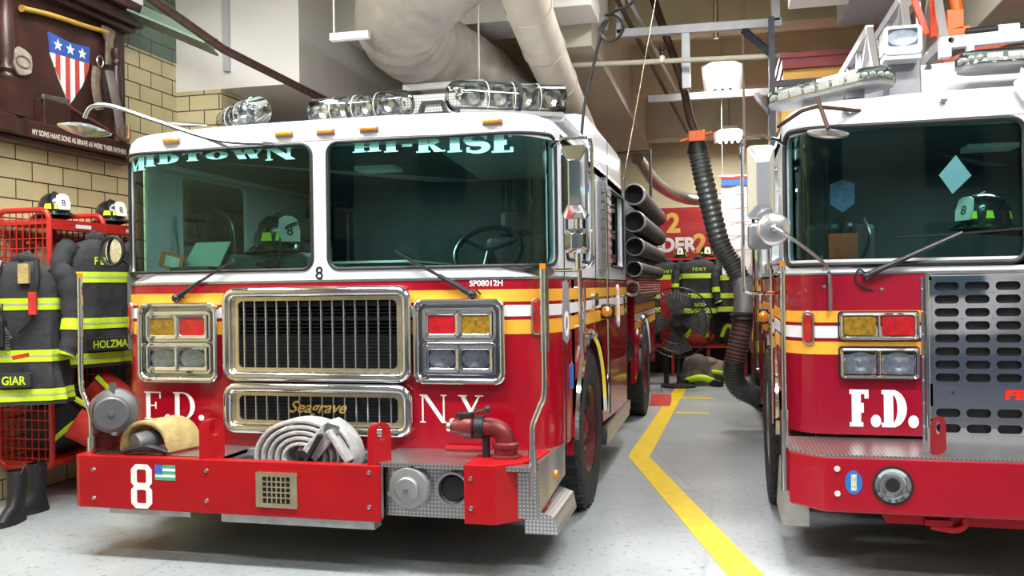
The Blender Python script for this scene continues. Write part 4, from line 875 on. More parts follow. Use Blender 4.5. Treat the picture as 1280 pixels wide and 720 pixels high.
g = MB(); g.text(F2, 'FERRARA', .05, 1.73, .945, .037, .041, off=.004, xs=1.6, shear=.1); g.build('maker_lettering', mat('red_vinyl', (.75, .02, .01), .4, noise=.04), gr2)
g = MB(); g.lathe([(0, .04), (.008, .04), (.009, .036)], (1.245, Y2, .975), (0, -1, 0), 10); g.build('grille_bolt', DARK, gr2)
g = MB(); g.box(gx0 - .035, gx0 - .02, 0, .012, .70, 1.63, lambda u, w, v: F2(u, v, w)); g.build('panel_strip', STEEL, T2)
for i in range(7):
    g = MB(); g.lathe([(0, .018), (.006, .016), (.008, .012)], (gx0 - .028, Y2, .78 + i * .13), (0, -1, 0), 8); g.build('rivet', STEEL, T2)
# bumper
g = MB(); g.prism(top(0), [(.335, 5.22), (.335, 5.02), (.50, 4.86), (2.9, 4.86), (3.05, 5.02), (3.05, 5.22)], .395, .69); b3 = g.build('front_bumper', mat('ladder_bumper_red', (.36, .005, .018), .28, 0, .35, spec=.3, noise=.06, nscale=3), T2, bevel=.014, seg=3)
g = MB(); g.prism(top(0), [(.335, 5.42), (.335, 5.02), (.50, 4.865), (2.9, 4.865), (3.05, 5.02), (3.05, 5.42)], .686, .70); g.build('bumper_deck', TREAD, T2)
FB2 = front(4.86)
for z in (.625, .495):
    g = MB(); g.lathe([(0, .01), (.012, .01), (.016, 0)], (.565, 4.86, z), (0, -1, 0), 12); g.build('bolt', mat('cream_bolt', (.75, .7, .6), .4, noise=.1), b3)
g = MB(); g.lathe([(.1, 0), (.1, .006), (.086, .008)], (.835, 4.86, .55), (0, -1, 0), 32); sr = g.build('siren_seal', BLACK, b3)
g = MB(); g.lathe([(.09, .0), (.088, .014), (.07, .01), (.066, -.0), (.06, .006), (.045, .004)], (.835, 4.86, .55), (0, -1, 0), 32); g.build('siren_horn', CHROME, sr)
g = MB(); g.lathe([(.047, .005), (.034, .001)], (.835, 4.86, .55), (0, -1, 0), 24); g.build('siren_cone', RUBG, sr)
g = MB(); g.lathe([(.036, .002), (0, .0015)], (.835, 4.86, .55), (0, -1, 0), 24); g.build('siren_throat_shade', DARK, sr)  # black center disc stands in for the shaded depth of the siren
g = MB(); g.prism(FB2, circ(.645, .558, .042, 28, .062), 0, .003); st = g.build('oval_sticker', mat('sticker_blue', (.01, .17, .55), .4, noise=.05), b3)
g = MB(); g.box(.632, .66, .003, .004, .515, .6, lambda u, w, v: FB2(u, v, w)); g.build('sticker_panel', mat('sticker_pale', (.75, .75, .6), .5, noise=.5, nscale=120), st)
tow_eye(1.075, T2, y0=4.92, z0=.7, m=b3.data.materials[0], h=.2, w=.115, rz=.8, th=.03)
g = MB(); g.box(.82, 2.4, 4.95, 5.1, .33, .395); g.bar((1.0, 4.93, .35), (1.13, 4.93, .35), .03, .03); g.tube(smooth_path([(1.03, 4.93, .33), (1.14, 4.93, .315), (1.19, 4.93, .34), (1.19, 4.93, .38)]), .018, 8); g.build('tow_bracket', BRED, T2)
# corner lamp
u = X2L + .12
g = MB(); g.ring(W2, rr(u, 1.34, .035, .1, .03), rr(u, 1.34, .022, .085, .02), 0, .02); cm = g.build('corner_lamp', STEEL, T2, bevel=.004)
g = MB(); g.prism(W2, rr(u, 1.34, .022, .085, .02), 0, .03); g.build('red_lens', REDL, cm, bevel=.005)
# wiper
g = MB(); g.tube([(.80, 5.37, 1.645), (1.3, 5.345, 1.875)], [.018, .011], 8); g.bar((1.28, 5.345, 1.87), (1.62, 5.35, 1.89), .014, .012); g.bar((.95, 5.36, 1.86), (1.3, 5.36, 1.87), .01, .008); g.ball((.8, 5.365, 1.64), .026)
g.tube(smooth_path([(.8, 5.38, 1.65), (.76, 5.39, 1.68), (.74, 5.39, 1.62), (.78, 5.39, 1.575), (.84, 5.395, 1.56)]), .005, 6); g.build('wiper', BLKP, T2)
for (x, z) in ((.57, 1.69), (.57, 1.58), (.885, 1.56), (.62, 1.70)):
    g = MB(); g.lathe([(0, .008), (.01, .006), (.012, 0)], (x, Y2, z), (0, -1, 0), 10); g.build('bolt', STEEL, T2)
# mirrors
chrome_mirror(T2, .135, .285, 1.97, 2.385, 5.12, m=mat('pale_mirror_back', (.85, .86, .92), .18, .85, noise=.04), dep=.05)
g = MB(); g.prism(front(5.14), rr(.205, 1.875, .07, .075, .03), -.06, .03); g.build('lower_mirror', MATS['pedestal_steel'] if 'pedestal_steel' in MATS else mat('pedestal_steel', (.3, .3, .32), .4, .6, noise=.15), T2, bevel=.02)
g = MB(); g.tube(smooth_path([(.36, 5.45, 2.43), (.28, 5.2, 2.435), (.15, 5.12, 2.43), (.11, 5.12, 2.39), (.108, 5.12, 2.0), (.108, 5.12, 1.62), (.13, 5.13, 1.56), (.2, 5.2, 1.55), (.36, 5.5, 1.55)], 5), .011, 8); g.tube([(.21, 5.14, 1.95), (.21, 5.14, 2.0)], .02, 8); g.build('mirror_bracket', CHROME, T2)
g = MB(); g.lathe([(0, -.018), (.04, -.015), (.075, -.006), (.088, .004), (.092, .012), (.088, .02), (0, .03)], (.272, 5.03, 1.905), (-.05, 1, .05), 32); cvm = g.build('convex_mirror', mat('round_mirror_back', (.8, .81, .85), .22, .9, noise=.1), T2)
g = MB(); g.tube(smooth_path([(.272, 4.99, 1.91), (.35, 5.0, 1.86), (.5, 5.2, 1.76), (.585, 5.36, 1.69), (.60, 5.37, 1.6), (.6, 5.375, 1.44)], 6), .010, 8); g.ball((.272, 5.0, 1.91), .02); g.build('convex_mirror_arm', STEEL, T2)
g = MB(); g.lathe([(0, .02), (.06, .012), (.11, 0), (.105, -.012), (.05, -.03), (0, -.035)], (.56, 5.02, 2.42), (.1, -.35, 1), 28); g.build('spot_mirror', STEEL, T2)
g = MB(); g.tube([(.56, 5.01, 2.44), (.52, 5.15, 2.64)], .012, 8); g.tube([(.33, 5.5, 2.55), (.45, 5.3, 2.6), (.52, 5.2, 2.6), (.8, 5.42, 2.6)], .012, 8); g.ball((.8, 5.42, 2.6), .022); g.build('spot_mirror_arm', RUST, T2)
for (x, z) in ((.7, 2.60), (1.22, 2.63)):
    g = MB(); g.box(x - .02, x + .02, 5.36, 5.4, z - .012, z + .012); g.build('roof_marker_lamp', STEEL, T2, bevel=.008)
# guide pole
g = MB(); g.tube([(.318, 5.1, .5), (.318, 5.1, 1.70)], .015, 10); g.tube([(.318, 5.1, .45), (.318, 5.1, .9)], .022, 10); gp = g.build('bumper_guide_pole', CHROME, T2)
g = MB(); g.tube([(.318, 5.1, 1.70), (.318, 5.1, 1.73)], .016, 10); g.build('pole_tip', AMBER, gp)
# flank details
for (y, z0, z1) in ((5.9, .7, 1.7), (6.05, 1.7, 2.4), (7.6, .6, 2.4), (7.9, .6, 2.0), (9.3, .7, 2.3)):
    g = MB(); g.tube([(X2L - .06, y, z0), (X2L - .06, y, z1)], .014, 8); g.tube([(X2L, y, z0 + .03), (X2L - .06, y, z0 + .03)], .012, 6); g.tube([(X2L, y, z1 - .03), (X2L - .06, y, z1 - .03)], .012, 6); g.build('grab_rail', CHROME, T2)
g = MB(); g.box(X2L - .08, X2L, 7.55, 7.7, 1.27, 1.40); sl = g.build('side_flasher', BLKP, T2, bevel=.02)
g = MB(); g.lathe([(.05, 0), (.04, .03), (0, .045)], (X2L - .045, 7.55, 1.33), (-.3, -1, 0), 16); g.build('amber_lens', AMBER, sl)
g = MB(); g.add([(.46, 5.3, .2), (.31, 5.3, .2), (.31, 5.85, .2), (.46, 5.85, .2), (.46, 5.3, .62), (.33, 5.3, .5), (.33, 5.85, .5), (.46, 5.85, .62)], [(0, 1, 5, 4), (1, 2, 6, 5), (2, 3, 7, 6), (4, 5, 6, 7), (3, 2, 1, 0)]); g.build('entry_step', GALV, T2)
g = MB(); g.box(X2L, 2.9, 9.2, 15.5, .6, 1.9); g.box(X2L + .02, 2.9, 9.2, 15.5, 1.9, 2.3); g.build('rear_body', RED2, T2)
g = MB()
for k in range(5): g.box(X2L - .02, X2L, 9.3 + k * 1.2, 10.4 + k * 1.2, .7, 1.85)
g.build('roll_up_shutter', STEEL, T2)
for k in range(3):
    g = MB()
    for j in range(4): g.box(X2L - .03, X2L - .022, 9.3 + k * 1.9, 9.36 + k * 1.9, .9 + j * .32, 1.02 + j * .32)
    g.build('lime_marking', LIME, T2)
wheel(T2, .44, 6.75, rimm=mat('rim_steel', (.5, .5, .5), .3, .8, noise=.2), s=-1); wheel(T2, 2.9, 6.75); wheel(T2, .5, 12.0, s=-1)
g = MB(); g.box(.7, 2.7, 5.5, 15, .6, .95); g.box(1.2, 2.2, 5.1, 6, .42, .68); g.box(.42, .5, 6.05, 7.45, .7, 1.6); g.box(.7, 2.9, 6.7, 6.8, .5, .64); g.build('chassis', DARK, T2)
# light bars on the roof
def ledbar(x0, y0, x1, y1, z):
    a, b = Vector((x0, y0, z)), Vector((x1, y1, z)); d = (b - a).normalized(); n = Vector((-d.y, d.x, 0)); L = (b - a).length
    hw = .13
    def outl(k, ins): # capsule plan
        pts = []
        for s in range(9): t = -pi / 2 + pi * s / 8; p = b + d * (cos(t) * (hw - ins)) + n * (sin(t) * (hw - ins)); pts.append((p.x, p.y))
        for s in range(9): t = pi / 2 + pi * s / 8; p = a + d * (cos(t) * (hw - ins)) + n * (sin(t) * (hw - ins)); pts.append((p.x, p.y))
        return pts
    g = MB(); loft(g, [(outl(0, 0), z - .035), (outl(0, 0), z + .02), (outl(0, .02), z + .045), (outl(0, .06), z + .05)]); lb = g.build('led_lightbar', CLR, T2)
    g = MB(); loft(g, [(outl(0, .01), z - .055), (outl(0, .005), z - .035)]); g.build('lightbar_tray', GALV, lb)
    g = MB()
    m = max(4, int(L / .1))
    for i in range(m):
        c = a + d * (L * (i + .5) / m)
        for s in (-1, 1): g.bar(c + n * s * .1 - d * .04, c + n * s * .1 + d * .04, .012, .045)
    for i in range(7):
        for (e, sg) in ((b, 1), (a, -1)):
            t = -pi / 2 + pi * (i + .5) / 7; p = e + d * sg * cos(t) * .1 + n * sin(t) * .1; g.ball(p, .02, 8)
    g.build('led_modules', mat('led_module', (.85, .86, .9), .35, .1, noise=.35, nscale=90), lb)
    c = (a + b) / 2
    for q in (-.2, .3):
        g = MB(); g.bar(c + d * L * q + Vector((0, 0, -.1)), c + d * L * q + Vector((0, 0, -.03)), .1, .12); g.build('lightbar_foot', GALV, lb)
ledbar(.42, 5.92, .86, 5.48, 2.80); ledbar(1.44, 5.5, 2.5, 5.5, 2.86)
# spotlight on a stalk
g = MB(); g.prism(front(5.60), [(.965, 2.68), (1.155, 2.68), (1.15, 2.92), (1.13, 2.98), (.99, 2.98), (.97, 2.92)], -.2, 0); g.build('spotlight_pedestal', mat('pedestal_steel', (.3, .3, .32), .4, .6, noise=.15), T2, bevel=.008)
g = MB(); M_ = front(5.5); g.ring(M_, rr(1.03, 3.01, .105, .085, .03), rr(1.03, 3.025, .08, .05, .015), 0, .03); g.prism(M_, rr(1.03, 3.01, .105, .085, .03), -.12, .002); g.prism(M_, rr(1.03, 2.92, .1, .02, .01), -.12, .02); sp_ = g.build('spotlight', WHITE, T2, bevel=.006)
g = MB(); g.lathe([(0, -.0), (.03, .004), (.07, .016), (.08, .02)], M_(1.03, 3.025, 0), (0, -1, 0), 24, xref=(1, 0, 0), sy=.6); g.build('spotlight_reflector', MATS['lamp_reflector'], sp_)
g = MB(); g.prism(M_, rr(1.03, 3.025, .082, .052, .015), .022, .026); g.build('spotlight_glass', LENS, sp_)
# scene light plate at the edge of the roof
g = MB(); M_ = front(5.36); g.prism(M_, [(1.61, 2.60), (1.64, 2.58), (1.64, 2.76), (1.61, 2.78), (1.6, 2.72), (1.57, 2.7), (1.58, 2.66)], 0, .008); g.prism(M_, rr(1.72, 2.67, .07, .06, .01), 0, .04); g.build('scene_lamp_bracket', WHITE, T2, bevel=.004)
# aerial ladder above the cab
ALU = mat('aluminium_ladder', (.62, .62, .64), .35, .75, noise=.1)
def truss(g, x, z0, z1, ya, yb, n, dz=0):
    g.bar((x, ya, z0), (x, yb, z0 + dz), .05, .07); g.bar((x, ya + .25, z1), (x, yb, z1 + dz), .05, .06); g.bar((x, ya, z0), (x, ya + .25, z1), .04, .05)
    for i in range(n):
        a = ya + .25 + (yb - ya - .25) * i / n; b = ya + .25 + (yb - ya - .25) * (i + .5) / n; c = ya + .25 + (yb - ya - .25) * (i + 1) / n
        g.bar((x, a, z1 + dz * i / n), (x, b, z0 + dz * i / n), .03, .04); g.bar((x, b, z0 + dz * i / n), (x, c, z1 + dz * i / n), .03, .04)
        g.bar((x + .001, b, z0 + dz * i / n), (x + .001, b, z1 + dz * i / n), .03, .03)
lad = MB(); truss(lad, 1.0, 2.98, 3.35, 6.2, 15, 8, .1); lad.bar((1.0, 6.3, 2.98), (2.6, 6.3, 2.98), .06, .06); la = lad.build('outer_ladder_section', ALU, T2)
lad = MB(); truss(lad, 1.19, 3.02, 3.5, 6.05, 15, 9, .1); truss(lad, 2.45, 3.02, 3.5, 6.05, 15, 9, .1)
for k in range(12): lad.bar((1.19, 6.4 + k * .35, 3.05), (2.45, 6.4 + k * .35, 3.05), .035, .035)
lad.build('middle_ladder_section', ALU, T2)
lad = MB(); truss(lad, 1.36, 3.1, 3.62, 5.95, 15, 9, .1); lad.build('inner_ladder_section', ALU, T2)
g = MB(); g.bar((1.36, 5.95, 3.09), (2.6, 5.9, 3.12), .06, .07); g.bar((1.2, 6.0, 2.93), (1.75, 5.95, 2.95), .06, .07); g.bar((1.36, 5.95, 3.0), (1.36, 5.95, 3.12), .06, .08); g.bar((1.5, 5.94, 2.96), (1.5, 5.94, 3.08), .04, .05); g.build('ladder_tip_beam', mat('pale_beam', (.66, .67, .74), .4, .2, noise=.05), T2)
for x, z in ((1.39, 3.1), (1.26, 2.94), (1.7, 2.94)):
    g = MB(); g.tube([(x, 5.96, z), (x, 5.91, z)], .018, 10); g.build('beam_pin', BLKP, T2)
g = MB(); g.box(1.3, 2.6, 6.1, 6.3, 2.74, 2.9); g.build('ladder_cradle', mat('cradle_white', (.6, .62, .68), .4, noise=.1), T2)
# orange rescue gear carried at the ladder tip
t = thing('rescue_hook_frame', 'bright orange tubular frame clamped at the tip of the aerial ladder', 'rescue frame', (1.42, 6.1, 3.17))
g = MB(); P = smooth_path([(1.36, 6.12, 3.16), (1.46, 6.1, 3.2), (1.47, 6.1, 3.35), (1.42, 6.1, 3.55), (1.40, 6.1, 3.7)], 6); g.tube(P, .035, 10); g.bar((1.36, 6.08, 3.175), (1.54, 6.08, 3.195), .06, .06); g.bar((1.45, 6.1, 3.2), (1.45, 6.1, 3.33), .1, .1); g.build('curved_arm', ORANGE, t, bevel=.006)
g = MB(); g.bar((1.30, 6.2, 3.7), (1.24, 6.2, 3.45), .035, .035); g.bar((1.24, 6.2, 3.45), (1.31, 6.2, 3.22), .035, .035); g.bar((1.35, 6.2, 3.2), (1.35, 6.2, 3.7), .035, .035); g.bar((1.24, 6.2, 3.48), (1.36, 6.2, 3.48), .03, .03); g.build('lattice', mat('orange_red_paint', (.8, .07, .01), .4, noise=.1), t)
t = thing('rescue_basket', 'orange red basket stretcher frame lying on the aerial ladder rungs', 'basket stretcher', (2.0, 6.9, 3.1))
g = MB(); g.bar((1.5, 6.6, 3.1), (2.6, 6.6, 3.5), .06, .06); g.bar((1.5, 6.6, 3.08), (2.6, 6.6, 3.08), .05, .05); g.bar((1.6, 6.6, 3.08), (2.6, 6.6, 3.3), .04, .04); g.bar((1.5, 7.4, 3.1), (2.6, 7.4, 3.5), .05, .05); g.bar((1.5, 6.6, 3.1), (1.5, 7.4, 3.1), .05, .05); g.build('tube_frame', mat('orange_red_paint', (.8, .07, .01), .4), t)
g = MB(); g.box(1.5, 2.6, 6.7, 7.3, 3.05, 3.07); g.build('basket_floor', ORANGE, t)
t = thing('pike_pole', 'black pole with a cream band resting on the ladder tip beam', 'pole', (1.5, 6.0, 3.17))
g = MB(); g.tube([(1.5, 6.02, 3.17), (2.6, 6.02, 3.19)], .025, 12); g.build('shaft', BLACK, t); g = MB(); g.tube([(1.68, 6.02, 3.173), (1.8, 6.02, 3.175)], .028, 12); g.build('cream_band', PAPER, t)

# ================================================================ small reusable things
def helmet(loc, rz, label, badge=BADGE, shell=HELM, group='fire helmets', goggles=False, sc=1.0, tilt=0):
    t = thing('fire_helmet', label, 'helmet', loc, rz, group); t.scale = (sc,) * 3; t.rotation_euler[1] = tilt
    n = 40; prof = [(.122, 0), (.125, .03), (.12, .07), (.1, .11), (.065, .138), (.025, .15), (0, .152)]
    vs = []; fs = []
    for r, h in prof:
        for k in range(n):
            a = 2 * pi * k / n; rr_ = r * (1 + .035 * max(0, cos(8 * a)) ** 6) if r > 0 else 0; vs.append((rr_ * cos(a) * .86, rr_ * sin(a) * 1.1, h + .05))
    fs = [(i * n + k, i * n + (k + 1) % n, (i + 1) * n + (k + 1) % n, (i + 1) * n + k) for i in range(len(prof) - 1) for k in range(n)]
    g = MB(); g.add(vs, fs, True); g.tube([(0, -.12, .17), (0, 0, .208), (0, .13, .15)], .008, 8); g.build('shell', shell, t, local=True)
    vs = []
    for r, dz in ((1.0, .05), (1.3, .028), (1.42, .02), (1.42, .014), (1.0, .04)):
        for k in range(n):
            a = 2 * pi * k / n; y = .134 * sin(a); ext = 1 + .45 * max(0, sin(a)) ** 2 * (r - 1) / .4; vs.append((.11 * cos(a) * r * (1 if r == 1 else 1), y * r * ext, dz - .03 * max(0, sin(a)) * (r - 1) / .4))
    fs = [(i * n + k, i * n + (k + 1) % n, (i + 1) * n + (k + 1) % n, (i + 1) * n + k) for i in range(4) for k in range(n)]
    g = MB(); g.add(vs, fs, True); g.build('brim', shell, t, local=True)
    for a in (-150, -115, -65, -30, 30, 90, 150, 200 - 50 * 0 + 20):
        if -100 < a < -80: continue
        ar = radians(a); p = [(1.03, a - 9, .065), (1.03, a + 9, .065), (.97, a + 6, .105), (.97, a - 6, .105)]
        g = MB(); q = [(.125 * k * 1.0 * cos(radians(b)) * .9, .125 * k * 1.14 * sin(radians(b)), h) for k, b, h in p]
        g.add(q, [(0, 1, 2, 3)]); g.build('reflective_tab', LIME, t, local=True)
    g = MB(); M = lambda u, v, w: (u, -.15 + .25 * (v) - w, .06 + v); g.prism(M, [(-.045, 0), (.045, 0), (.055, .05), (.045, .11), (.02, .125), (-.02, .125), (-.045, .11), (-.055, .05)], 0, .008); bd = g.build('front_badge', badge, t, local=True)
    g = MB(); g.text(M, '8', .05, 0, .03, .008, .0095, off=.001); g.build('badge_numeral', NAVY, bd, local=True)
    return t
helmet((-5.13, 5.85, 2.20), 1.2, 'black fire helmet with a large white badge on top of the nearest red locker')
helmet((-5.13, 6.5, 2.20), 1.3, 'black fire helmet with a cream badge on the second red locker')
helmet((-3.0, 5.5, 1.85), .9, 'black fire helmet with lime tabs on the dashboard of the fire engine', sc=1.4)
helmet((1.55, 5.85, 1.90), -1.0, 'black fire helmet with lime tabs on the dashboard of the ladder truck', sc=1.15)

def coat(loc, rz, label, w=.30, d=.13, h=.9, name=None, back=None, group='turnout coats', cloth=COATM, sleeve=1, open_=False, seed=1, sc=1):
    t = thing('turnout_coat', label, 'coat', loc, rz, group); t.scale = (sc,) * 3
    rnd = random.Random(seed); ph = [rnd.uniform(0, 6) for _ in range(6)]; n = 56
    prof = [(0, .32, .5), (-.03, .62, .7), (-.07, .88, .85), (-.14, 1.0, 1), (-.3, .95, 1.02), (-.5, .93, 1.0), (-.7, 1.0, 1.12), (-.9, 1.1, 1.22)]
    def at(z):
        zz = z / h * .9
        for (a, b) in zip(prof, prof[1:]):
            if b[0] <= zz <= a[0]:
                f = (zz - a[0]) / (b[0] - a[0]); return a[1] + (b[1] - a[1]) * f, a[2] + (b[2] - a[2]) * f
        return prof[-1][1:]
    def torso(g, z0, z1, off, m):
        vs = []
        for i in range(m + 1):
            z = z0 + (z1 - z0) * i / m; a_, b_ = at(z)
            for k in range(n):
                a = 2 * pi * k / n; q = -z / h
                f = 1 + q * (.06 * sin(5 * a + ph[0] + 3 * z) + .045 * sin(9 * a + ph[1] - 5 * z) + .025 * sin(14 * a + ph[2])) + .015 * sin(22 * z + 3 * a + ph[3])
                c_, s_ = cos(a), sin(a); e = lambda v: math.copysign(abs(v) ** .75, v)
                vs.append((w * a_ * e(c_) * f + (off if c_ > 0 else -off) * abs(c_), d * b_ * e(s_) * f + (off if s_ > 0 else -off) * abs(s_), z))
        fs = [(i * n + k, (i + 1) * n + k, (i + 1) * n + (k + 1) % n, i * n + (k + 1) % n) for i in range(m) for k in range(n)]
        g.add(vs, fs, True)
    g = MB(); torso(g, 0, -h, 0, 40); g.tube([(-.07, 0, .0), (0, -.06, .03), (.07, 0, .0), (0, .06, .05)], .035, 8, closed=True)
    g.build('coat_body', cloth, t, local=True)
    SP = []
    for s in (1, -1):
        P = smooth_path([(s * w * .8, 0, -.06), (s * w * 1.12, -.02, -.16), (s * w * 1.25, -.05, -.38), (s * w * 1.22, -.08, -.6), (s * w * 1.15, -.1, -.68)], 6)
        SP.append(P); m = len(P); R = [(.085 - .03 * i / m) * (1 + .06 * sin(i * 1.7 + ph[4] + s)) for i in range(m)]
        g = MB(); g.tube(P, R, 18); g.build('sleeve', cloth, t, local=True)
        for j in (int(m * .55), m - 3):
            g = MB(); g.tube(P[j:j + 3], [r + .005 for r in R[j:j + 3]], 18); g.build('sleeve_band', LIME, t, local=True)
    for z in (-.3 * h, -.66 * h, -.93 * h):
        g = MB(); torso(g, z + .042, z - .042, .007, 3); bb = g.build('reflective_band', LIME, t, local=True)
        g = MB(); torso(g, z + .006, z - .006, .009, 1); g.build('silver_strip', SILV, bb, local=True)
    if name:
        yb = -d * 1.38; M = lambda u, v, q: (u, yb - .03 - q - .0 * u, v)
        g = MB(); g.prism(M, rr(0, -h * .82, len(name) * .027, .05, .01), -.05, 0); pt = g.build('name_patch', cloth, t, local=True)
        g = MB(); g.text(M, name, .06, 0, -h * .82 - .03, .0, .003, off=.002, xs=.85); g.build('name_lettering', LIME, pt, local=True)
    if back:
        yb = -d * 1.1; M = lambda u, v, q: (u, yb - q, v)
        g = MB(); g.text(M, back, .06, 0, -.2, .0, .003, off=.002, xs=.8); g.build('back_lettering', LIME, t, local=True)
    return t
# ================================================================ LEFT WALL: red wire lockers, gear, plaque
def locker(y, label, dy=.58, first=False):
    t = thing('gear_locker', label, 'locker', (-5.25, y, 0), 0, 'red wire gear lockers')
    x0, x1, z0, z1 = -5.48, -5.0, .27, 2.25
    g = MB(); P = rr((x0 + x1) / 2, (z0 + z1) / 2, (x1 - x0) / 2, (z1 - z0) / 2, .08, 6, 2); Mx = lambda u, v: (u, y, v)
    g.tube([Mx(u, v) for u, v in P], .022, 10, closed=True); sp = g.build('side_frame', LOCK, t)
    g = MB()
    for k in range(1, 8): x = x0 + (x1 - x0) * k / 8; g.tube([(x, y, z0), (x, y, z1)], .0045, 5)
    for k in range(1, 27): z = z0 + (z1 - z0) * k / 27; g.tube([(x0, y, z), (x1, y, z)], .0045, 5)
    m_ = g.build('wire_mesh', LOCK, sp)
    g = MB(); g.box(x0, x1 + .02, y, y + dy, 2.14, 2.17); g.box(x1 - .0, x1 + .025, y, y + dy, 2.10, 2.18); g.build('top_shelf', LOCK, t)
    g = MB(); g.box(x1 + .026, x1 + .03, y + .25, y + .42, 2.12, 2.15); g.build('name_strip', PAPER, t)
    g = MB(); g.box(x0, x1, y, y + dy, .30, .32); g.box(x1 - .01, x1 + .01, y, y + dy, .29, .33); g.build('bottom_shelf', LOCK, t)
    g = MB(); 
    for k in range(1, 9): yy = y + dy * k / 9; g.tube([(x0 + .02, yy, z0), (x0 + .02, yy, z1 - .1)], .0045, 5)
    for k in range(1, 22): z = z0 + (z1 - z0) * k / 22; g.tube([(x0 + .02, y, z), (x0 + .02, y + dy, z)], .0045, 5)
    g.build('back_mesh', LOCK, t)
    g = MB(); g.tube([(x1 - .2, y, 2.0), (x1 - .2, y + dy, 2.0)], .012, 8)
    for k in (1, 2): g.tube(smooth_path([(x1 - .2, y + dy * k / 3, 2.0), (x1 - .12, y + dy * k / 3, 1.95), (x1 - .1, y + dy * k / 3, 2.0)], 4), .007, 6)
    g.build('hook_rail', LOCK, t); return t
locker(5.65, 'red wire gear locker nearest the camera with a coat hanging on its front')
locker(6.25, 'second red wire gear locker, behind the hanging turnout coat')
locker(6.85, 'third red wire gear locker, mostly hidden behind the fire engine')
coat((-4.86, 6.0, 2.03), pi / 2 - .35, 'black turnout coat with the name HOLZMAN hung on the locker front', w=.27, name='HOLZMAN', back='F D N Y', seed=3, h=1.0)
c2 = coat((-4.9, 5.3, 1.84), .35, 'black turnout coat with a shoulder harness, hung at the end of the lockers', w=.27, h=1.02, seed=8, name='GIAR')
def worn(t, nm, m, fn, lab=None):
    g = MB(); fn(g); return g.build(nm, m, t, local=True, label=lab)
worn(c2, 'shoulder_strap', BLKP, lambda g: (g.tube(smooth_path([(-.12, -.1, .0), (-.13, -.16, -.15), (-.1, -.17, -.4), (-.02, -.18, -.55)]), .018, 8), g.tube(smooth_path([(.12, -.1, .0), (.14, -.16, -.15), (.1, -.17, -.4), (.02, -.19, -.5)]), .018, 8)))
worn(c2, 'strap_pad', CANVAS, lambda g: g.box(.02, .09, -.17, -.13, -.16, -.02), 'tan strap pad')
worn(c2, 'red_tag', REDF, lambda g: g.box(.1, .15, -.2, -.17, -.38, -.22), 'small red tag')
worn(c2, 'radio_pouch', BLKP, lambda g: (g.box(-.16, -.06, -.22, -.15, -.6, -.42), g.tube([(-.08, -.18, -.42), (-.08, -.18, -.3)], .006, 6)))
worn(c2, 'key_chain', STEEL, lambda g: [g.tube([(-.04 + .014 * cos(a), -.2, -.5 - k * .02 + .014 * sin(a)) for a in [2 * pi * j / 8 for j in range(8)]], .003, 5, closed=True) for k in range(8)])
worn(c2, 'red_white_strap_end', REDF, lambda g: g.bar((0, -.21, -.68), (.1, -.21, -.66), .03, .03))
# gear bag with lime strap seen behind the mirror arm
t = thing('face_mask_bag', 'lime and grey mask bag hanging between the lockers and the fire engine', 'bag', (-4.88, 6.6, 1.35))
g = MB(); g.ball((-4.88, 6.6, 1.35), .13, 16, (.7, .8, 1.2)); g.build('bag_body', mat('olive_bag', (.35, .4, .1), .8, noise=.4), t)
g = MB(); g.tube(smooth_path([(-4.88, 6.6, 1.48), (-4.9, 6.6, 1.8), (-4.99, 6.6, 2.13)]), .012, 6); g.build('strap', LIME, t)
t = thing('id_tag_board', 'small white lettered tag hanging below the round truck mirror', 'tag', (-4.6, 6.3, 1.4)); 
g = MB(); g.bar((-4.62, 6.3, 1.58), (-4.5, 6.32, 1.28), .01, .05); g.build('tag_plate', PAPER, t); g = MB(); g.bar((-4.62, 6.29, 1.60), (-4.615, 6.29, 1.58), .02, .01); g.build('clip', STEEL, t)
# red bunker gear pile and boots
def bootf(x, y, rz, label):
    t = thing('rubber_boot', label, 'boot', (x, y, 0), rz, 'black fire boots'); 
    g = MB(); sec = [(.0, .055, .14, -.04), (.04, .055, .145, -.045), (.08, .052, .12, -.03), (.12, .05, .08, .0), (.2, .055, .065, .015), (.34, .065, .07, .015), (.36, .06, .065, .015)]
    n = 20; vs = [(a * cos(2 * pi * k / n), b * sin(2 * pi * k / n) + c, h) for h, a, b, c in sec for k in range(n)]
    fs = [(i * n + k, i * n + (k + 1) % n, (i + 1) * n + (k + 1) % n, (i + 1) * n + k) for i in range(len(sec) - 1) for k in range(n)] + [tuple(range(n - 1, -1, -1))]
    g.add(vs, fs, True); g.build('boot_shaft', BLACK, t, local=True)
    g = MB(); g.prism(lambda u, v, w: (u, v, w), circ(0, -.045, .06, 20, .15), 0, .025); g.build('sole', TIRE, t, local=True)
    g = MB(); g.tube([(.06, .015, .34), (.07, .0, .4), (.06, -.03, .34)], .006, 6); g.build('pull_loop', BLKP, t, local=True)
bootf(-4.88, 5.16, .2, 'black rubber boot standing on the floor at the corner of the lockers'); bootf(-4.95, 5.42, -.3, 'black rubber boot behind the front one under the hanging coat')
t = thing('bunker_trousers', 'red lined bunker trousers slumped below the lockers behind the bumper', 'trousers', (-4.75, 5.9, .0))
g = MB(); rnd = random.Random(4)
g.tube(smooth_path([(-4.85, 5.7, .62), (-4.7, 5.8, .5), (-4.55, 5.9, .3), (-4.5, 5.95, .0)]), [.12] * 24 + [.1], 14); g.tube(smooth_path([(-4.9, 6.0, .9), (-4.72, 6.1, .7), (-4.6, 6.2, .35), (-4.6, 6.25, .0)]), [.13] * 24 + [.1], 14); g.build('legs', REDF, t)
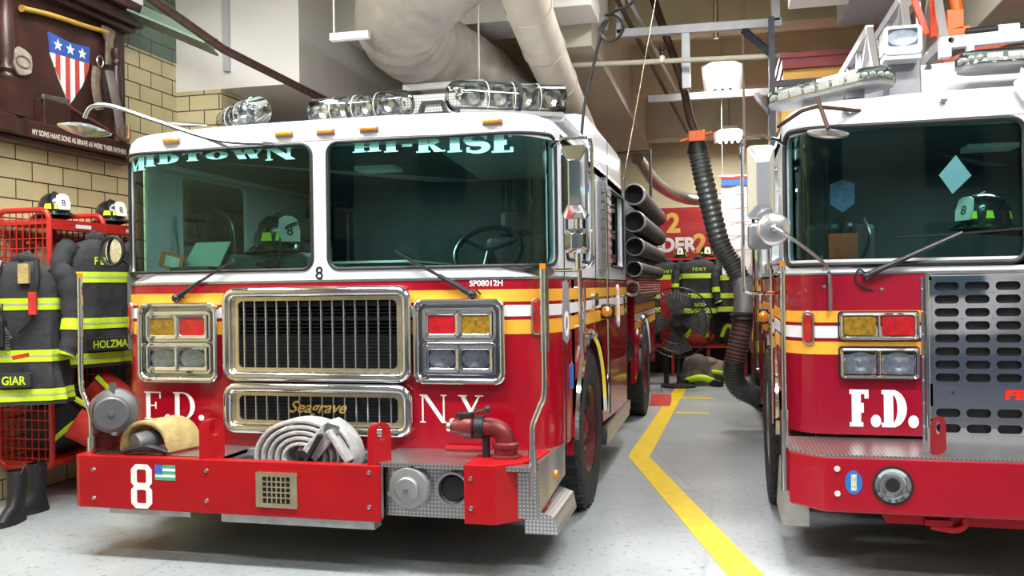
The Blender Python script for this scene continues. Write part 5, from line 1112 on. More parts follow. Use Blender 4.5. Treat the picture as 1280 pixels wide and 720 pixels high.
g = MB(); g.tube(smooth_path([(-4.85, 5.72, .8), (-4.62, 5.8, .62), (-4.5, 5.85, .45)]), .02, 6); g.tube(smooth_path([(-4.8, 5.9, .95), (-4.6, 5.95, .72), (-4.5, 6.0, .5)]), .02, 6); g.build('braces', LIME, t)
g = MB(); g.tube([(-4.56, 5.88, .2), (-4.51, 5.93, .1)], .125, 14); g.build('lime_cuff', LIME, t)
t = thing('gear_bag', 'black gear bag with lime trim stuffed on the bottom of the lockers', 'bag', (-5.2, 6.0, .33))
g = MB(); g.ball((-5.22, 5.95, .55), .24, 20, (.8, 1.1, .9)); g.ball((-5.2, 6.3, .5), .2, 20, (.8, 1.1, .8)); g.build('bag_body', COATM, t); g = MB(); g.tube(smooth_path([(-5.1, 5.75, .45), (-5.0, 5.95, .6), (-5.05, 6.2, .5)]), .02, 6); g.build('lime_trim', LIME, t)
for i, (y, z, m, nm) in enumerate([(5.85, 1.5, COATT, 'tan work jacket hanging inside the nearest red locker'), (6.5, 1.45, COATM, 'dark jacket hanging inside the second red locker'), (7.1, 1.45, COATM, 'dark jacket hanging inside the third red locker')]):
    t = thing('hanging_jacket', nm, 'jacket', (-5.24, y, z), 0); g = MB(); n = 24
    vs = []; 
    for j in range(12):
        q = j / 11; hw = .1 + .1 * min(1, q * 4); 
        for k in range(n): a = 2 * pi * k / n; f = 1 + .12 * q * sin(4 * a + i); vs.append((-5.24 + .13 * sin(a) * f * min(1, .4 + q * 2), y + .05 + hw * cos(a) * f, 2.0 - q * (2.0 - .75)))
    g.add(vs, [(j * n + k, (j + 1) * n + k, (j + 1) * n + (k + 1) % n, j * n + (k + 1) % n) for j in range(11) for k in range(n)], True); g.build('jacket_body', m, t)
    g = MB(); g.tube([(-5.2, y + .05, 2.04), (-5.2, y + .05, 1.97)], .01, 6); g.build('hanger_loop', ORANGE if i == 0 else BLKP, t)

# wooden plaque
PX = -5.5
t = thing('memorial_plaque', 'dark mahogany wall shrine with a stars and stripes shield above its lettered ledge', 'plaque', (PX, 6.4, 2.8))
Q = sideR(PX)
g = MB(); g.prism(Q, rect(4.9, 7.12, 2.82, 4.45), 0, .06); g.build('back_board', WOOD, t)
g = MB(); g.prism(lambda u, v, w: (PX + v, u, w), [(5.0, .0), (5.62, .0), (7.14, 0), (7.14, .2), (5.75, .2), (5.6, .26), (5.0, .26)], 2.84, 2.98); g.box(PX, PX + .17, 5.0, 7.12, 2.8, 2.84); g.build('ledge', WOOD, t, bevel=.01)
g = MB(); g.box(PX, PX + .22, 5.0, 7.2, 4.09, 4.19); g.box(PX, PX + .16, 5.0, 7.16, 4.04, 4.09); g.box(PX, PX + .3, 5.0, 7.26, 4.19, 4.27); g.build('cornice', WOOD, t, bevel=.012)
for (y, s) in ((5.62, 1), (6.88, .62)):
    h0 = 2.98; g = MB(); pr = [(.07, .0), (.07, .04), (.055, .06), (.055, .27), (.07, .29), (.045, .31), (.04, .33), (.055, .36), (.04, .39), (.05, .45), (.062, .6), (.055, .75), (.038, .92), (.05, .94), (.05, .97), (.035, 1.0), (.055, 1.05), (.055, 1.12)]
    top_ = 1.12 if s == 1 else .8
    g.lathe([(r * (1 if s == 1 else .8), h * (1.0 if s == 1 else .75)) for r, h in pr], (PX + .16, y, h0), (0, 0, 1), 24)
    if s == 1: g.box(PX + .06, PX + .26, y - .1, y + .1, 2.98, 3.04); g.box(PX + .08, PX + .24, y - .08, y + .08, 3.04, 3.26)
    g.build('turned_column', WOOD, t)
# shield
WPL = lambda u, v, w: (PX + .06 + w, u, v)
ya, yb = 6.16, 6.64
def shx(f): return ya + (yb - ya) * f
g = MB(); SH = [(shx(0), 3.785), (shx(.5), 3.76), (shx(1), 3.78), (shx(.97), 3.58), (shx(.8), 3.42), (shx(.48), 3.225), (shx(.22), 3.43), (shx(.04), 3.61)]
g.prism(WPL, SH, 0, .012); sh = g.build('shield', WTXT, t)
g = MB(); g.prism(WPL, [(shx(0), 3.785), (shx(.5), 3.76), (shx(1), 3.78), (shx(.985), 3.635), (shx(.03), 3.62)], .001, .015); g.build('blue_field', mat('shield_blue', (.03, .09, .35), .4, noise=.1), sh)
SR = mat('shield_red', (.5, .06, .04), .4, noise=.1)
def shb(f):  # bottom edge height at fraction f
    pts_ = [(.03, 3.62), (.22, 3.43), (.48, 3.225), (.8, 3.42), (.97, 3.58), (1, 3.63)]
    for a, b in zip(pts_, pts_[1:]):
        if a[0] <= f <= b[0]: return a[1] + (b[1] - a[1]) * (f - a[0]) / (b[0] - a[0])
    return 3.62
for k in range(4):
    f0 = .20 + k * .235 - .055; f1 = f0 + .115; f0 = max(f0, .05); f1 = min(f1, .985)
    pl = [(shx(f0), 3.63), (shx(f1), 3.63), (shx(f1), shb(f1)), (shx((f0 + f1) / 2), shb((f0 + f1) / 2)), (shx(f0), shb(f0))]
    g = MB(); g.prism(WPL, pl, .001, .014); g.build('red_bar', SR, sh)
for k in range(3):
    c = (shx(.2 + k * .3), 3.70 - .0 * k); st = []
    for j in range(10): a = pi / 2 + j * pi / 5; r = .05 if j % 2 == 0 else .02; st.append((c[0] + r * 1.05 * cos(a), c[1] + r * sin(a)))
    g = MB(); g.prism(WPL, st, .01, .018); g.build('star', WTXT, sh)
g = MB(); g.text(lambda u, v, w: (PX + .2 + w, u, v), 'MY SONS HAVE SONS AS BRAVE AS WERE THEIR FATHERS', .045, 6.38, 2.87, 0, .003, off=.001, xs=.70); g.build('ledge_lettering', mat('cream_letters', (.75, .72, .62), .5, noise=.05), t)
g = MB(); g.box(PX + .06, PX + .16, 6.0, 6.3, 2.98, 3.2); g.build('wooden_block', WOOD, t, bevel=.01)
# things mounted on the plaque
def axe(loc, label, P0, P1, head, hm, sz=.16):
    t = thing('fire_axe', label, 'axe', loc, 0, 'axes displayed on the plaque'); P0, P1 = Vector(P0), Vector(P1)
    g = MB(); d = P1 - P0; g.tube(smooth_path([P0, P0 + d * .3 + Vector((0, 0, .012)), P0 + d * .7, P1], 5), [.03] + [.022] * 14 + [.02], 10); g.build('handle', hm, t)
    g = MB(); y, z = P1.y, P1.z; M = lambda u, v, w: (P1.x + w, y + u, z + v); g.prism(M, head, -.015, .015); g.build('axe_head', LEATH if hm is YWOOD else STEEL, t, bevel=.008)
axe((-5.4, 6.2, 3.95), 'fire axe with a yellow handle mounted above the shield', (-5.40, 5.84, 3.88), (-5.40, 6.84, 3.97), [(-.07, .05), (.1, .04), (.09, -.02), (.06, -.06), (.08, -.3), (-.03, -.3), (-.02, -.08), (-.08, -.02)], YWOOD)
axe((-5.36, 6.4, 3.1), 'old hand axe with a dark handle lying on the plaque ledge', (-5.36, 7.0, 2.99), (-5.36, 6.22, 3.2), [(-.22, .03), (.08, .05), (.08, -.05), (-.02, -.04), (-.22, -.05)], WOODR)
t = thing('leather_badge', 'small round cream badge fixed beside the column of the plaque', 'badge', (-5.43, 5.85, 3.5)); g = MB(); g.prism(lambda u, v, w: (-5.44 + w, u, v), [(5.86 + r * cos(a), 3.46 + r * 1.05 * sin(a)) for a, r in [(k * pi / 5, .105 + .012 * (k % 2)) for k in range(10)]], 0, .03); g.build('badge_plate', mat('old_ivory', (.36, .31, .24), .6, noise=.3, nscale=20), t, bevel=.01)
g = MB(); g.tube([(-5.41, 5.86 + .07 * cos(a), 3.46 + .045 * sin(a)) for a in [2 * pi * k / 20 for k in range(20)]], .008, 6, closed=True); g.build('raised_rim', LEATH, t)
t = thing('leather_sheath', 'hanging pair of worn leather straps and tool sheath at the far side of the shield', 'tool sheath', (-5.42, 6.9, 3.4))
g = MB(); g.tube(smooth_path([(-5.42, 6.72, 3.62), (-5.42, 6.70, 3.45), (-5.42, 6.75, 3.25)]), .055, 10, flat=.4); g.build('sheath', LEATH, t)
g = MB(); g.tube(smooth_path([(-5.34, 6.78, 3.6), (-5.30, 6.82, 3.3), (-5.30, 6.9, 2.99)]), .06, 10, flat=.3); g.build('long_strap', mat('grey_leather', (.16, .13, .12), .6, noise=.3), t)
g = MB(); g.tube([(-5.4, 6.74 + .04 * cos(a), 3.68 + .05 * sin(a)) for a in [2 * pi * k / 16 for k in range(16)]], .008, 6, closed=True); g.build('buckle_ring', STEEL, t)
g = MB(); g.tube(smooth_path([(-5.25, 6.76, 3.08), (-5.24, 6.78, 3.0), (-5.22, 6.86, 2.99), (-5.24, 6.9, 3.12)], 5), .02, 8); g.build('hook', mat('old_bronze', (.22, .12, .06), .4, .5, noise=.3), t)
# pipes high on the wall
def pipe(nm, P, r, m, label, cat='pipe', k=1, group=None):
    g = MB(); g.tube(smooth_path(P, 6) if k else P, r, 10); o = g.build(nm, m); return single(o, label, cat, group)
pipe('sprinkler_pipe', [(-4.1, 4.2, 3.98), (-3.9, 6.3, 3.56), (-3.72, 9.0, 3.42)], .035, RUST, 'rusty brown pipe sloping past the white soffit above the fire engine', k=0)
g = MB(); g.bar((-5.2, 6.95, 4.13), (-4.35, 6.85, 3.74), .22, .02, up=(0, .3, 1)); g.bar((-5.2, 7.05, 4.2), (-4.38, 6.95, 3.8), .02, .12); single(g.build('green_angle_iron', mat('green_iron', (.16, .22, .17), .5, noise=.2)), 'dull green metal angle running beside the rusty pipe near the soffit', 'angle iron')
g = MB(); g.box(-5.49, -5.4, 6.95, 7.35, 4.25, 4.5); o = g.build('notice_box', PAPER); single(o, 'small pale box fixed on the green painted tiles above the plaque', 'box')

# ================================================================ THINGS RESTING ON THE ENGINE
t = thing('hose_roll', 'rolled grey canvas hose lying in the bumper trough of the fire engine', 'hose', (-2.42, 4.75, .4))
g = MB(); P = []; c = (-2.42, .62)
for k in range(int(5.2 * 36)):
    a = 2 * pi * k / 36; r = .075 + .034 * a / (2 * pi); P.append((c[0] + r * 1.32 * cos(a), 4.76, c[1] + r * .98 * sin(a) - .0))
g.tube(P, .0165, 10, flat=4.6, up=(0, 0, 1)) if False else None
# flat hose ribbon: a box section swept round the spiral
vs = []; fs = []
for i, p in enumerate(P):
    q = P[min(i + 1, len(P) - 1)]; o_ = P[max(i - 1, 0)]; dx, dz = q[0] - o_[0], q[2] - o_[2]; l = math.hypot(dx, dz); nx, nz = -dz / l, dx / l
    for (a, b) in ((-.013, -.07), (-.013, .07), (-.006, .08), (.006, .08), (.013, .07), (.013, -.07), (.006, -.08), (-.006, -.08)): vs.append((p[0] + nx * a, p[1] + b, p[2] + nz * a))
for i in range(len(P) - 1):
    for k in range(8): fs.append((i * 8 + k, i * 8 + (k + 1) % 8, (i + 1) * 8 + (k + 1) % 8, (i + 1) * 8 + k))
g.add(vs, fs, True); g.build('hose_coil', HOSEG, t)
g = MB(); g.bar((-2.36, 4.66, .64), (-2.22, 4.66, .80), .02, .11); g.bar((-2.22, 4.68, .80), (-2.10, 4.69, .62), .17, .03, up=(.6, 0, .8)); g.build('hose_tail', HOSEG, t, bevel=.008)
g = MB(); g.bar((-2.36, 4.655, .62), (-2.27, 4.655, .77), .02, .1, up=(0, 1, 0)); g.build('strap', BLKP, t)
g = MB(); g.bar((-2.25, 4.65, .81), (-2.17, 4.65, .79), .03, .05); g.build('buckle', STEEL, t)
t = thing('yellow_hose', 'tan yellow hose folded into an arch beside the large intake elbow', 'hose', (-3.4, 4.72, .63))
g = MB(); P = [(-3.42 + .17 * cos(a), .64 + .19 * sin(a) ** .8) for a in [pi - pi * k / 22 for k in range(23)]]
n = len(P); vs = []
for i, (x, z) in enumerate(P):
    for (dx, y) in ((1, 4.6), (1, 4.85), (.86, 4.85), (.86, 4.6)): vs.append((-3.42 + (x + 3.42) * dx + (y - 4.6) * .25, y, .64 + (z - .64) * dx))
fs = [(i * 4 + k, (i + 1) * 4 + k, (i + 1) * 4 + (k + 1) % 4, i * 4 + (k + 1) % 4) for i in range(n - 1) for k in range(4)] + [(0, 1, 2, 3), (n * 4 - 1, n * 4 - 2, n * 4 - 3, n * 4 - 4)]
g.add(vs, fs, False); g.build('canvas_jacket', CANVAS, t, bevel=.008)
g = MB(); g.lathe([(0, 0), (.055, 0), (.06, .02), (.06, .12), (.05, .14), (.05, .22)], (-3.44, 4.55, .70), (.4, 1, .1), 20); g.build('nozzle', RUBG, t)
g = MB(); g.tube(smooth_path([(-3.52, 4.57, .645), (-3.45, 4.55, .67), (-3.35, 4.56, .68), (-3.26, 4.6, .645)]), .022, 8); g.build('strap', BLKP, t)
t = thing('tablet_case', 'pale green tablet case standing on the dashboard behind the windshield', 'tablet', (-3.5, 5.35, 1.75))
g = MB(); M = lambda u, v, w: (-3.52 + u + .1 * v, 5.35 + .5 * v - w, 1.75 + v); g.prism(M, [(-.14, .02), (.15, .02), (.17, .2), (-.1, .2)], -.01, .01); g.build('case_lid', mat('pale_case', (.6, .75, .65), .5, noise=.06), t, bevel=.005); g = MB(); g.box(-3.66, -3.36, 5.22, 5.4, 1.745, 1.775); g.build('case_base', BLKP, t, bevel=.005)
t = thing('orange_meter', 'orange handheld gas meter lying at the corner of the engine dashboard', 'gas meter', (-3.66, 5.28, 1.75)); g = MB(); M = lambda u, v, w: (-3.69 + u, 5.27 + .4 * v - w, 1.755 + v + u * -.25); g.prism(M, rr(0, .06, .09, .055, .015), -.012, .012); g.build('meter_body', ORANGE, t, bevel=.005); g = MB(); g.prism(M, rr(.01, .06, .055, .035, .005), .0125, .015); g.build('meter_label', PAPER, t)

# ================================================================ CEILING SERVICES
def duct(nm, P, R, m, label, k=8, n=28, wr=0, group=None):
    t = thing(nm, label, 'duct', P[0], 0, group); Q = smooth_path(P, k); rnd = random.Random(2)
    g = MB(); ph = [rnd.uniform(0, 6) for _ in range(4)]; Rv = [R * (1 + wr * (abs(sin(i * .75 + ph[0])) - .5 + .3 * sin(i * .31 + ph[1]))) for i in range(len(Q))]
    g.tube(Q, Rv, n)
    g.build('duct_body', m, t); return t, Q
t, Q = duct('insulated_duct', [(-.9, 6.6, 4.75), (-1.7, 6.75, 4.5), (-2.35, 6.95, 4.2), (-2.75, 7.3, 4.02), (-2.8, 8.0, 3.95), (-2.65, 9.5, 3.95), (-2.5, 12.0, 3.95), (-2.5, 14.5, 3.95)], .40, DUCT, 'large wrinkled insulated duct bending above the fire engine roof', wr=.06, k=14)
g = MB(); g.box(-2.0, -1.15, 6.3, 6.36, 3.98, 4.04); g.tube([(-1.2, 6.33, 4.03), (-1.2, 6.33, 5.2)], .008, 6); g.build('duct_strap', WHITEP, t)
g = MB(); g.box(-2.95, -2.15, 7.85, 7.91, 3.50, 3.55); g.tube([(-2.2, 7.88, 3.54), (-2.2, 7.88, 5.2)], .008, 6); g.build('duct_strap', WHITEP, t)
g = MB(); g.box(-3.25, -2.9, 6.9, 6.96, 3.74, 3.8); g.tube([(-3.22, 6.93, 3.8), (-3.22, 6.93, 5.2)], .008, 6); g.build('duct_strap', WHITEP, t)
t, Q = duct('smooth_duct', [(-1.55, 6.0, 5.2), (-1.55, 6.1, 4.6), (-1.52, 6.5, 4.1), (-1.53, 7.2, 3.85), (-1.6, 8.5, 3.72), (-1.75, 11.0, 3.62), (-1.85, 13.0, 3.55)], .19, DUCT2, 'smooth cream painted duct curving down over the fire engine', k=8)
for i in (4, 9, 16, 22, 28, 33):
    d = (Q[i + 1] - Q[i]).normalized(); g = MB(); g.lathe([(.19, -.02), (.2, -.02), (.2, .02), (.19, .02)], Q[i], d, 28); g.build('seam_collar', DUCT2, t)
def lightfix(loc, label, n=2, rz=0, w=.55, power=60):
    t = thing('ceiling_light', label, 'light', loc, rz, 'hanging fluorescent lights')
    g = MB(); g.box(-.12, .12, -w, w, .05, .1); g.add([(-.12, -w, .05), (-.25, -w, 0), (-.25, w, 0), (-.12, w, .05)], [(0, 1, 2, 3)]); g.add([(.12, -w, .05), (.25, -w, 0), (.25, w, 0), (.12, w, .05)], [(3, 2, 1, 0)]); g.build('reflector_tray', WHITEP, t, local=True)
    for s in ((-.1, .1) if n == 2 else (-.15, -.05, .05, .15)):
        g = MB(); g.tube([(s, -w + .03, .02), (s, w - .03, .02)], .022, 10); g.build('fluorescent_tube', TUBEL, t, local=True)
    g = MB(); g.tube([(0, -w * .7, .1), (0, -w * .7, 5.2 - loc[2])], .006, 6); g.tube([(0, w * .7, .1), (0, w * .7, 5.2 - loc[2])], .006, 6); g.build('hanger_rods', STEEL, t, local=True)
    area_light('ceiling_lamp_light', (loc[0], loc[1], loc[2] - .03), (.45, 2 * w) if abs(rz) < .1 else (2 * w, .45), power, (1, .97, .90) if loc[1] > 9 else (.97, .985, 1))
    return t
lightfix((.02, 11.6, 4.25), 'brightly lit fluorescent light hanging above the aisle', 4, w=.75, power=130)
lightfix((.12, 15.0, 4.05), 'farther lit fluorescent light hanging behind the black hose head', 4, w=.6, power=90)
lightfix((-2.6, 3.3, 4.7), 'fluorescent light above the front of the fire engine', 4, rz=pi / 2, w=1.2, power=260)
lightfix((1.4, 3.3, 4.7), 'fluorescent light above the front of the ladder truck', 4, rz=pi / 2, w=1.2, power=260)
lightfix((-4.5, 4.2, 4.6), 'fluorescent light over the lockers', 4, w=1.0, power=105)
lightfix((-2.6, 1.0, 4.8), 'added unseen fluorescent light brightening the front of the fire engine', 4, rz=pi / 2, w=1.2, power=80)  # extra fixture out of view, added to light the engine front and chrome
lightfix((1.6, 1.0, 4.8), 'added unseen fluorescent light brightening the front of the ladder truck', 4, rz=pi / 2, w=1.2, power=80)  # its twin, added unseen for the ladder truck front and grille
lightfix((-4.5, 6.0, 5.0), 'added unseen fluorescent light over the far lockers, brightening the soffit', 4, w=.7, power=35)  # fixture above the view, added to brighten the white soffit face
lightfix((-.2, 7.0, 4.8), 'fluorescent light between the two trucks', 4, w=.8, power=110)
# grey strut frame
def strut(nm, pts_, w, m, label):
    g = MB()
    for a, b in pts_: g.bar(a, b, w, w)
    return single(g.build(nm, m), label, 'strut frame')
LG = mat('light_grey_steel', (.48, .49, .52), .5, .2, noise=.1)
strut('overhead_strut_structure', [((-1.1, 9.5, 4.34), (.62, 9.5, 4.32)), ((-.36, 9.5, 4.285), (-.36, 9.5, 3.7)), ((.56, 9.5, 4.34), (.56, 9.5, 5.2)), ((-1.05, 9.5, 4.34), (-1.05, 9.5, 5.2))], .085, LG, 'pale grey steel strut frame hanging below the ceiling over the aisle')
strut('strut_channel', [((-.9, 11.2, 3.97), (.6, 11.2, 3.97))], .085, LG, 'pale grey steel strut crossing below the lit fluorescent light')
strut('strut_bracket', [((.50, 9.2, 4.3), (.50, 9.2, 3.0)), ((.24, 9.5, 4.27), (.49, 9.24, 3.95)), ((.53, 9.2, 3.62), (1.3, 9.2, 3.62)), ((.42, 11.15, 3.93), (.49, 9.23, 3.35))], .06, DGREY, 'dark slate steel bracket frame beside the yellow panelled box')
t = thing('overhead_box', 'ochre yellow overhead box with a maroon top rail above the ladder truck', 'overhead box', (.95, 9.3, 3.2))
g = MB(); g.add([(.58, 9.3, 3.2), (.62, 9.3, 3.78), (1.5, 9.3, 3.78), (1.5, 9.3, 3.2), (.52, 10.4, 3.2), (.62, 10.4, 3.78), (1.5, 10.4, 3.78), (1.5, 10.4, 3.2)], [(0, 1, 2, 3), (7, 6, 5, 4), (0, 4, 5, 1), (1, 5, 6, 2), (2, 6, 7, 3), (3, 7, 4, 0)]); g.build('yellow_panel', YBOX, t)
g = MB(); g.box(.6, 1.3, 9.24, 10.4, 3.78, 3.9); g.box(.58, 1.32, 9.22, 10.4, 3.88, 3.93); g.build('maroon_rail', mat('maroon_paint', (.22, .02, .02), .4, noise=.1), t)
# white ducts near the top
for (nm, b, m, lb) in (('square_duct', (.62, 1.15, 7.6, 8.6, 4.18, 5.2), WHITEP, 'white square duct dropping from the ceiling over the aisle edge'), ('square_duct', (1.15, 1.75, 8.2, 9.4, 4.2, 5.2), GREYP, 'grey square duct beside the white one above the ladder truck'),
                   ('square_duct', (-1.6, -1.2, 8.3, 8.9, 4.3, 5.19), WHITEP, 'small white square duct behind the smooth round duct'), ('flat_duct', (2.1, 2.9, 6.8, 12, 3.75, 5.19), CREAM, 'broad beige duct above the orange basket on the ladder')):
    g = MB(); g.box(*b); o = g.build(nm, m, bevel=.01); single(o, lb, 'duct')
# sprinkler pipes and conduits
pipe('sprinkler_pipe', [(-2.0, 9.3, 4.0), (.8, 9.3, 3.92)], .028, CREAM, 'cream sprinkler pipe crossing the aisle below the strut frame', k=0)
pipe('conduit', [(-1.1, 8.0, 4.6), (-.55, 14.5, 4.1)], .025, RUST, 'brown conduit running deep along the ceiling above the aisle', k=0)
pipe('conduit', [(-1.0, 8.0, 4.62), (-.4, 14.5, 4.12)], .02, GREYP, 'grey conduit beside the brown one along the ceiling', k=0)
pipe('conduit', [(-.05, 10.2, 4.4), (-.05, 10.2, 5.2)], .03, BRASS, 'brassy flexible conduit dropping to the lit fluorescent light', k=0)
pipe('conduit', [(.25, 10.4, 5.2), (.25, 10.4, 3.0)], .014, CREAM, 'thin cream vertical conduit near the slate bracket frame', k=0)
pipe('conduit', [(-1.4, 12.0, 3.45), (-.95, 12.0, 3.45), (-.95, 12.0, 2.6)], .02, DGREY, 'dark angled pipe behind the smooth duct', k=0)
pipe('white_pipe', [(-1.4, 7.0, 4.45), (-1.0, 7.0, 4.48), (-.75, 7.0, 4.4), (-.72, 7.1, 4.1)], .025, WHITEP, 'white curved pipe beside the smooth duct', k=1)
t = thing('fire_sprinkler', 'white sprinkler head with a black tip on the cream pipe', 'sprinkler', (-.6, 9.3, 4.0)); g = MB(); g.lathe([(.03, 0), (.03, .06), (.015, .07)], (-.6, 9.3, 3.95), (0, 0, 1), 12); g.build('fitting', WHITEP, t); g = MB(); g.lathe([(.015, 0), (.02, .05), (.035, .06), (.03, .09), (0, .09)], (-.6, 9.3, 4.02), (0, 0, 1), 12); g.build('tip', BLKP, t)
g = MB(); P = [(-.55, 6.4, 4.3), (-.6, 6.4, 3.72), (-.74, 6.4, 3.62)] + [(-.785 + .088 * cos(a), 6.4 + .01 * k_, 3.51 + .09 * sin(a)) for k_, a in enumerate([pi / 2 + .4 - 2 * pi * k / 12 for k in range(13)])] + [(-.86, 6.5, 3.5), (-.92, 6.45, 3.24), (-.985, 6.42, 2.95), (-1.01, 6.4, 2.7)]
g.tube(smooth_path(P, 4), .012, 8); single(g.build('power_cable', BLACK), 'black power cable with a loop hanging to the fire engine roof', 'cable')
pipe('pull_cord', [(-.63, 9.0, 4.55), (-.99, 9.0, 2.7)], .006, BRASS, 'thin pale cord hanging by the fire engine flank', k=0, cat='cord')
t = thing('round_duct', 'silver round duct elbow under the ceiling at the back', 'duct', (-1.2, 15.3, 3.4)); g = MB(); g.tube(smooth_path([(-1.3, 13.9, 3.62), (-1.05, 14.8, 3.3), (-.6, 15.6, 3.12), (.1, 15.7, 3.1)]), .1, 16); g.build('duct_body', STEEL, t)
# exhaust extraction hose
t = thing('exhaust_hose', 'ribbed grey exhaust extraction hose curving down to the ladder truck', 'exhaust hose', (-.2, 10, .4))
def ribbed(g, P, r, k=26):
    Q = smooth_path(P, k); g.tube(Q, [r * (1.0 if i % 4 < 2 else .9) for i in range(len(Q))], 18)
g = MB(); ribbed(g, [(-.26, 10, 3.1), (-.215, 10, 2.85), (-.13, 10, 2.45), (-.03, 10, 2.05), (.1, 10, 1.82), (.2, 10, 1.62)], .115); g.build('upper_flex', FLEX, t)
g = MB(); g.tube(smooth_path([(.19, 10, 1.68), (.225, 10, 1.5), (.21, 10, 1.27)], 6), .12, 20); g.build('steel_elbow', GALV, t)
g = MB(); g.lathe([(.12, 0), (.15, .02), (.14, .05), (.155, .07), (.12, .1)], (.205, 10, 1.2), (0, 0, 1), 20); g.build('rubber_collar', BLACK, t)
g = MB(); ribbed(g, [(.2, 10, 1.22), (.15, 10, .95), (.10, 10, .72)], .12); g.build('reddish_flex', COPPER, t)
g = MB(); ribbed(g, [(.1, 10, .74), (.09, 10, .58), (.16, 10, .45), (.3, 10, .38), (.38, 10, .33)], .12); g.build('lower_flex', FLEX, t)
g = MB(); g.lathe([(.12, 0), (.1, .1), (.06, .16), (.04, .2)], (-.265, 10, 3.08), (0, 0, 1), 16); g.build('black_cuff', BLACK, t)
g = MB(); g.box(-.36, -.18, 9.9, 10.05, 3.2, 3.32); g.tube([(-.45, 9.97, 3.22), (-.1, 9.97, 3.3)], .02, 8); g.build('orange_valve_box', ORANGE, t, bevel=.01)
g = MB(); g.tube(smooth_path([(-.75, 10, 4.9), (-.58, 10, 4.37), (-.43, 10, 3.9), (-.35, 10, 3.5), (-.27, 10, 3.25)]), .045, 12); g.build('supply_tube', RUST, t)
# ================================================================ BACK OF THE BAY
t = thing('wall_sign', 'red wall sign reading LADDER 2 in white and gold at the back', 'sign', (-.6, 16.55, 2.4))
g = MB(); g.box(-1.6, .6, 16.5, 16.55, 2.0, 3.05); g.build('sign_board', SIGNR, t)
SG = front(16.5)
g = MB(); g.text(SG, 'LADDER', .26, -1.14, 2.24, 0, .006, off=.016, xs=.95); g.build('ladder_lettering', WTXT, t)
g = MB(); g.text(SG, '2', .34, -.42, 2.22, 0, .006, off=.02); g.build('gold_numeral', YBOX, t)
g = MB(); g.text(SG, '2', .36, -.90, 2.60, 0, .006, off=.02); g.build('gold_numeral', YBOX, t)
t = thing('banner', 'tall white printed banner with a red and blue heading behind the hose', 'banner', (.25, 12.9, 2.5))
g = MB(); n = 12; vs = []
for i in range(n + 1):
    x = -.02 + .7 * i / n; y = 13.0 + .02 * sin(i * 1.1); vs += [(x, y, 1.75), (x, y, 3.15), (x, y + .004, 1.75), (x, y + .004, 3.15)]
fs = []
for i in range(n): a = i * 4; fs += [(a, a + 4, a + 5, a + 1), (a + 2, a + 3, a + 7, a + 6), (a + 1, a + 5, a + 7, a + 3), (a, a + 2, a + 6, a + 4)]
g.add(vs, fs, True); g.build('banner_cloth', WTXT, t)
g = MB(); g.box(-.02, .68, 12.97, 12.975, 3.03, 3.15); g.build('blue_heading', BLUE, t); g = MB(); g.box(-.02, .68, 12.965, 12.97, 3.12, 3.15); g.build('red_edge', REDF, t)
g = MB(); 
for k in range(5): g.box(.08, .45 - .1 * (k % 2), 12.972, 12.976, 2.9 - k * .2, 2.912 - k * .2)
g.build('print_lines', mat('pale_pink_print', (.7, .4, .42), .6, noise=.3), t)
g = MB(); g.tube([(-.05, 13, 3.17), (.7, 13, 3.17)], .015, 8); g.tube([(0, 13, 3.17), (0, 13, 5.2)], .006, 5); g.tube([(.65, 13, 3.17), (.65, 13, 5.2)], .006, 5); g.build('top_rod', STEEL, t)
# rear rack with posts and coats
t = thing('coat_rack', 'red posted coat rack along the back wall under the ladder sign', 'coat rack', (-.4, 16.2, 0))
for x in (-1.5, -.9, -.28, .35, .95):
    g = MB(); g.box(x - .025, x + .025, 15.75, 15.8, 0, 2.1); g.build('post', LOCK, t)
for z in (.5, 2.05):
    g = MB(); g.box(-1.5, .95, 15.7, 16.3, z, z + .04); g.build('shelf', LOCK, t)
g = MB(); g.box(-1.5, .95, 16.3, 16.34, 0, 2.05); g.build('rack_back', mat('rack_back_dark', (.05, .03, .03), .7, noise=.5, nscale=6), t)
coat((-.98, 15.55, 2.02), 0, 'dark turnout coat at the back, its back reading F D N Y, nearer the engine', back='F D N Y', seed=11, w=.3)
coat((-.42, 15.5, 2.05), .06, 'dark turnout coat at the back with a lime name patch under its hem', back='F D N Y', name='RIGGI', seed=12, w=.33, h=.95)
coat((.10, 15.5, 1.98), .5, 'dark turnout coat at the back partly behind the exhaust hose', seed=13, w=.24, h=.85)
for i, (x, lb) in enumerate(((-.75, 'black helmet on the back rack above the first coat'), (-.3, 'black helmet on the back rack above the middle coat'), (-1.15, 'black helmet on the back rack close to the engine body'))):
    helmet((x, 15.9, 2.09), .2 * i, lb)
t = thing('gear_bag', 'bright red gear bag on the low shelf of the back rack', 'bag', (-.45, 15.8, .54)); g = MB(); g.ball((-.45, 15.75, .68), .22, 18, (1.3, .7, .65)); g.build('bag_body', REDF, t); g = MB(); g.tube(smooth_path([(-.65, 15.6, .7), (-.5, 15.55, .95), (-.35, 15.55, 1.1)]), .04, 8); g.tube(smooth_path([(-.3, 15.6, .7), (-.35, 15.55, .9), (-.2, 15.55, 1.15)]), .04, 8); g.build('lime_straps', LIME, t)
t = thing('gear_bag', 'lime and black gear bag at the hose side of the back rack', 'bag', (.1, 15.8, .54)); g = MB(); g.ball((.08, 15.75, .75), .2, 18, (.9, .7, 1)); g.build('bag_body', COATM, t); g = MB(); g.tube(smooth_path([(-.05, 15.6, .7), (.05, 15.58, .9), (.2, 15.6, .75)]), .035, 8); g.build('lime_straps', LIME, t)
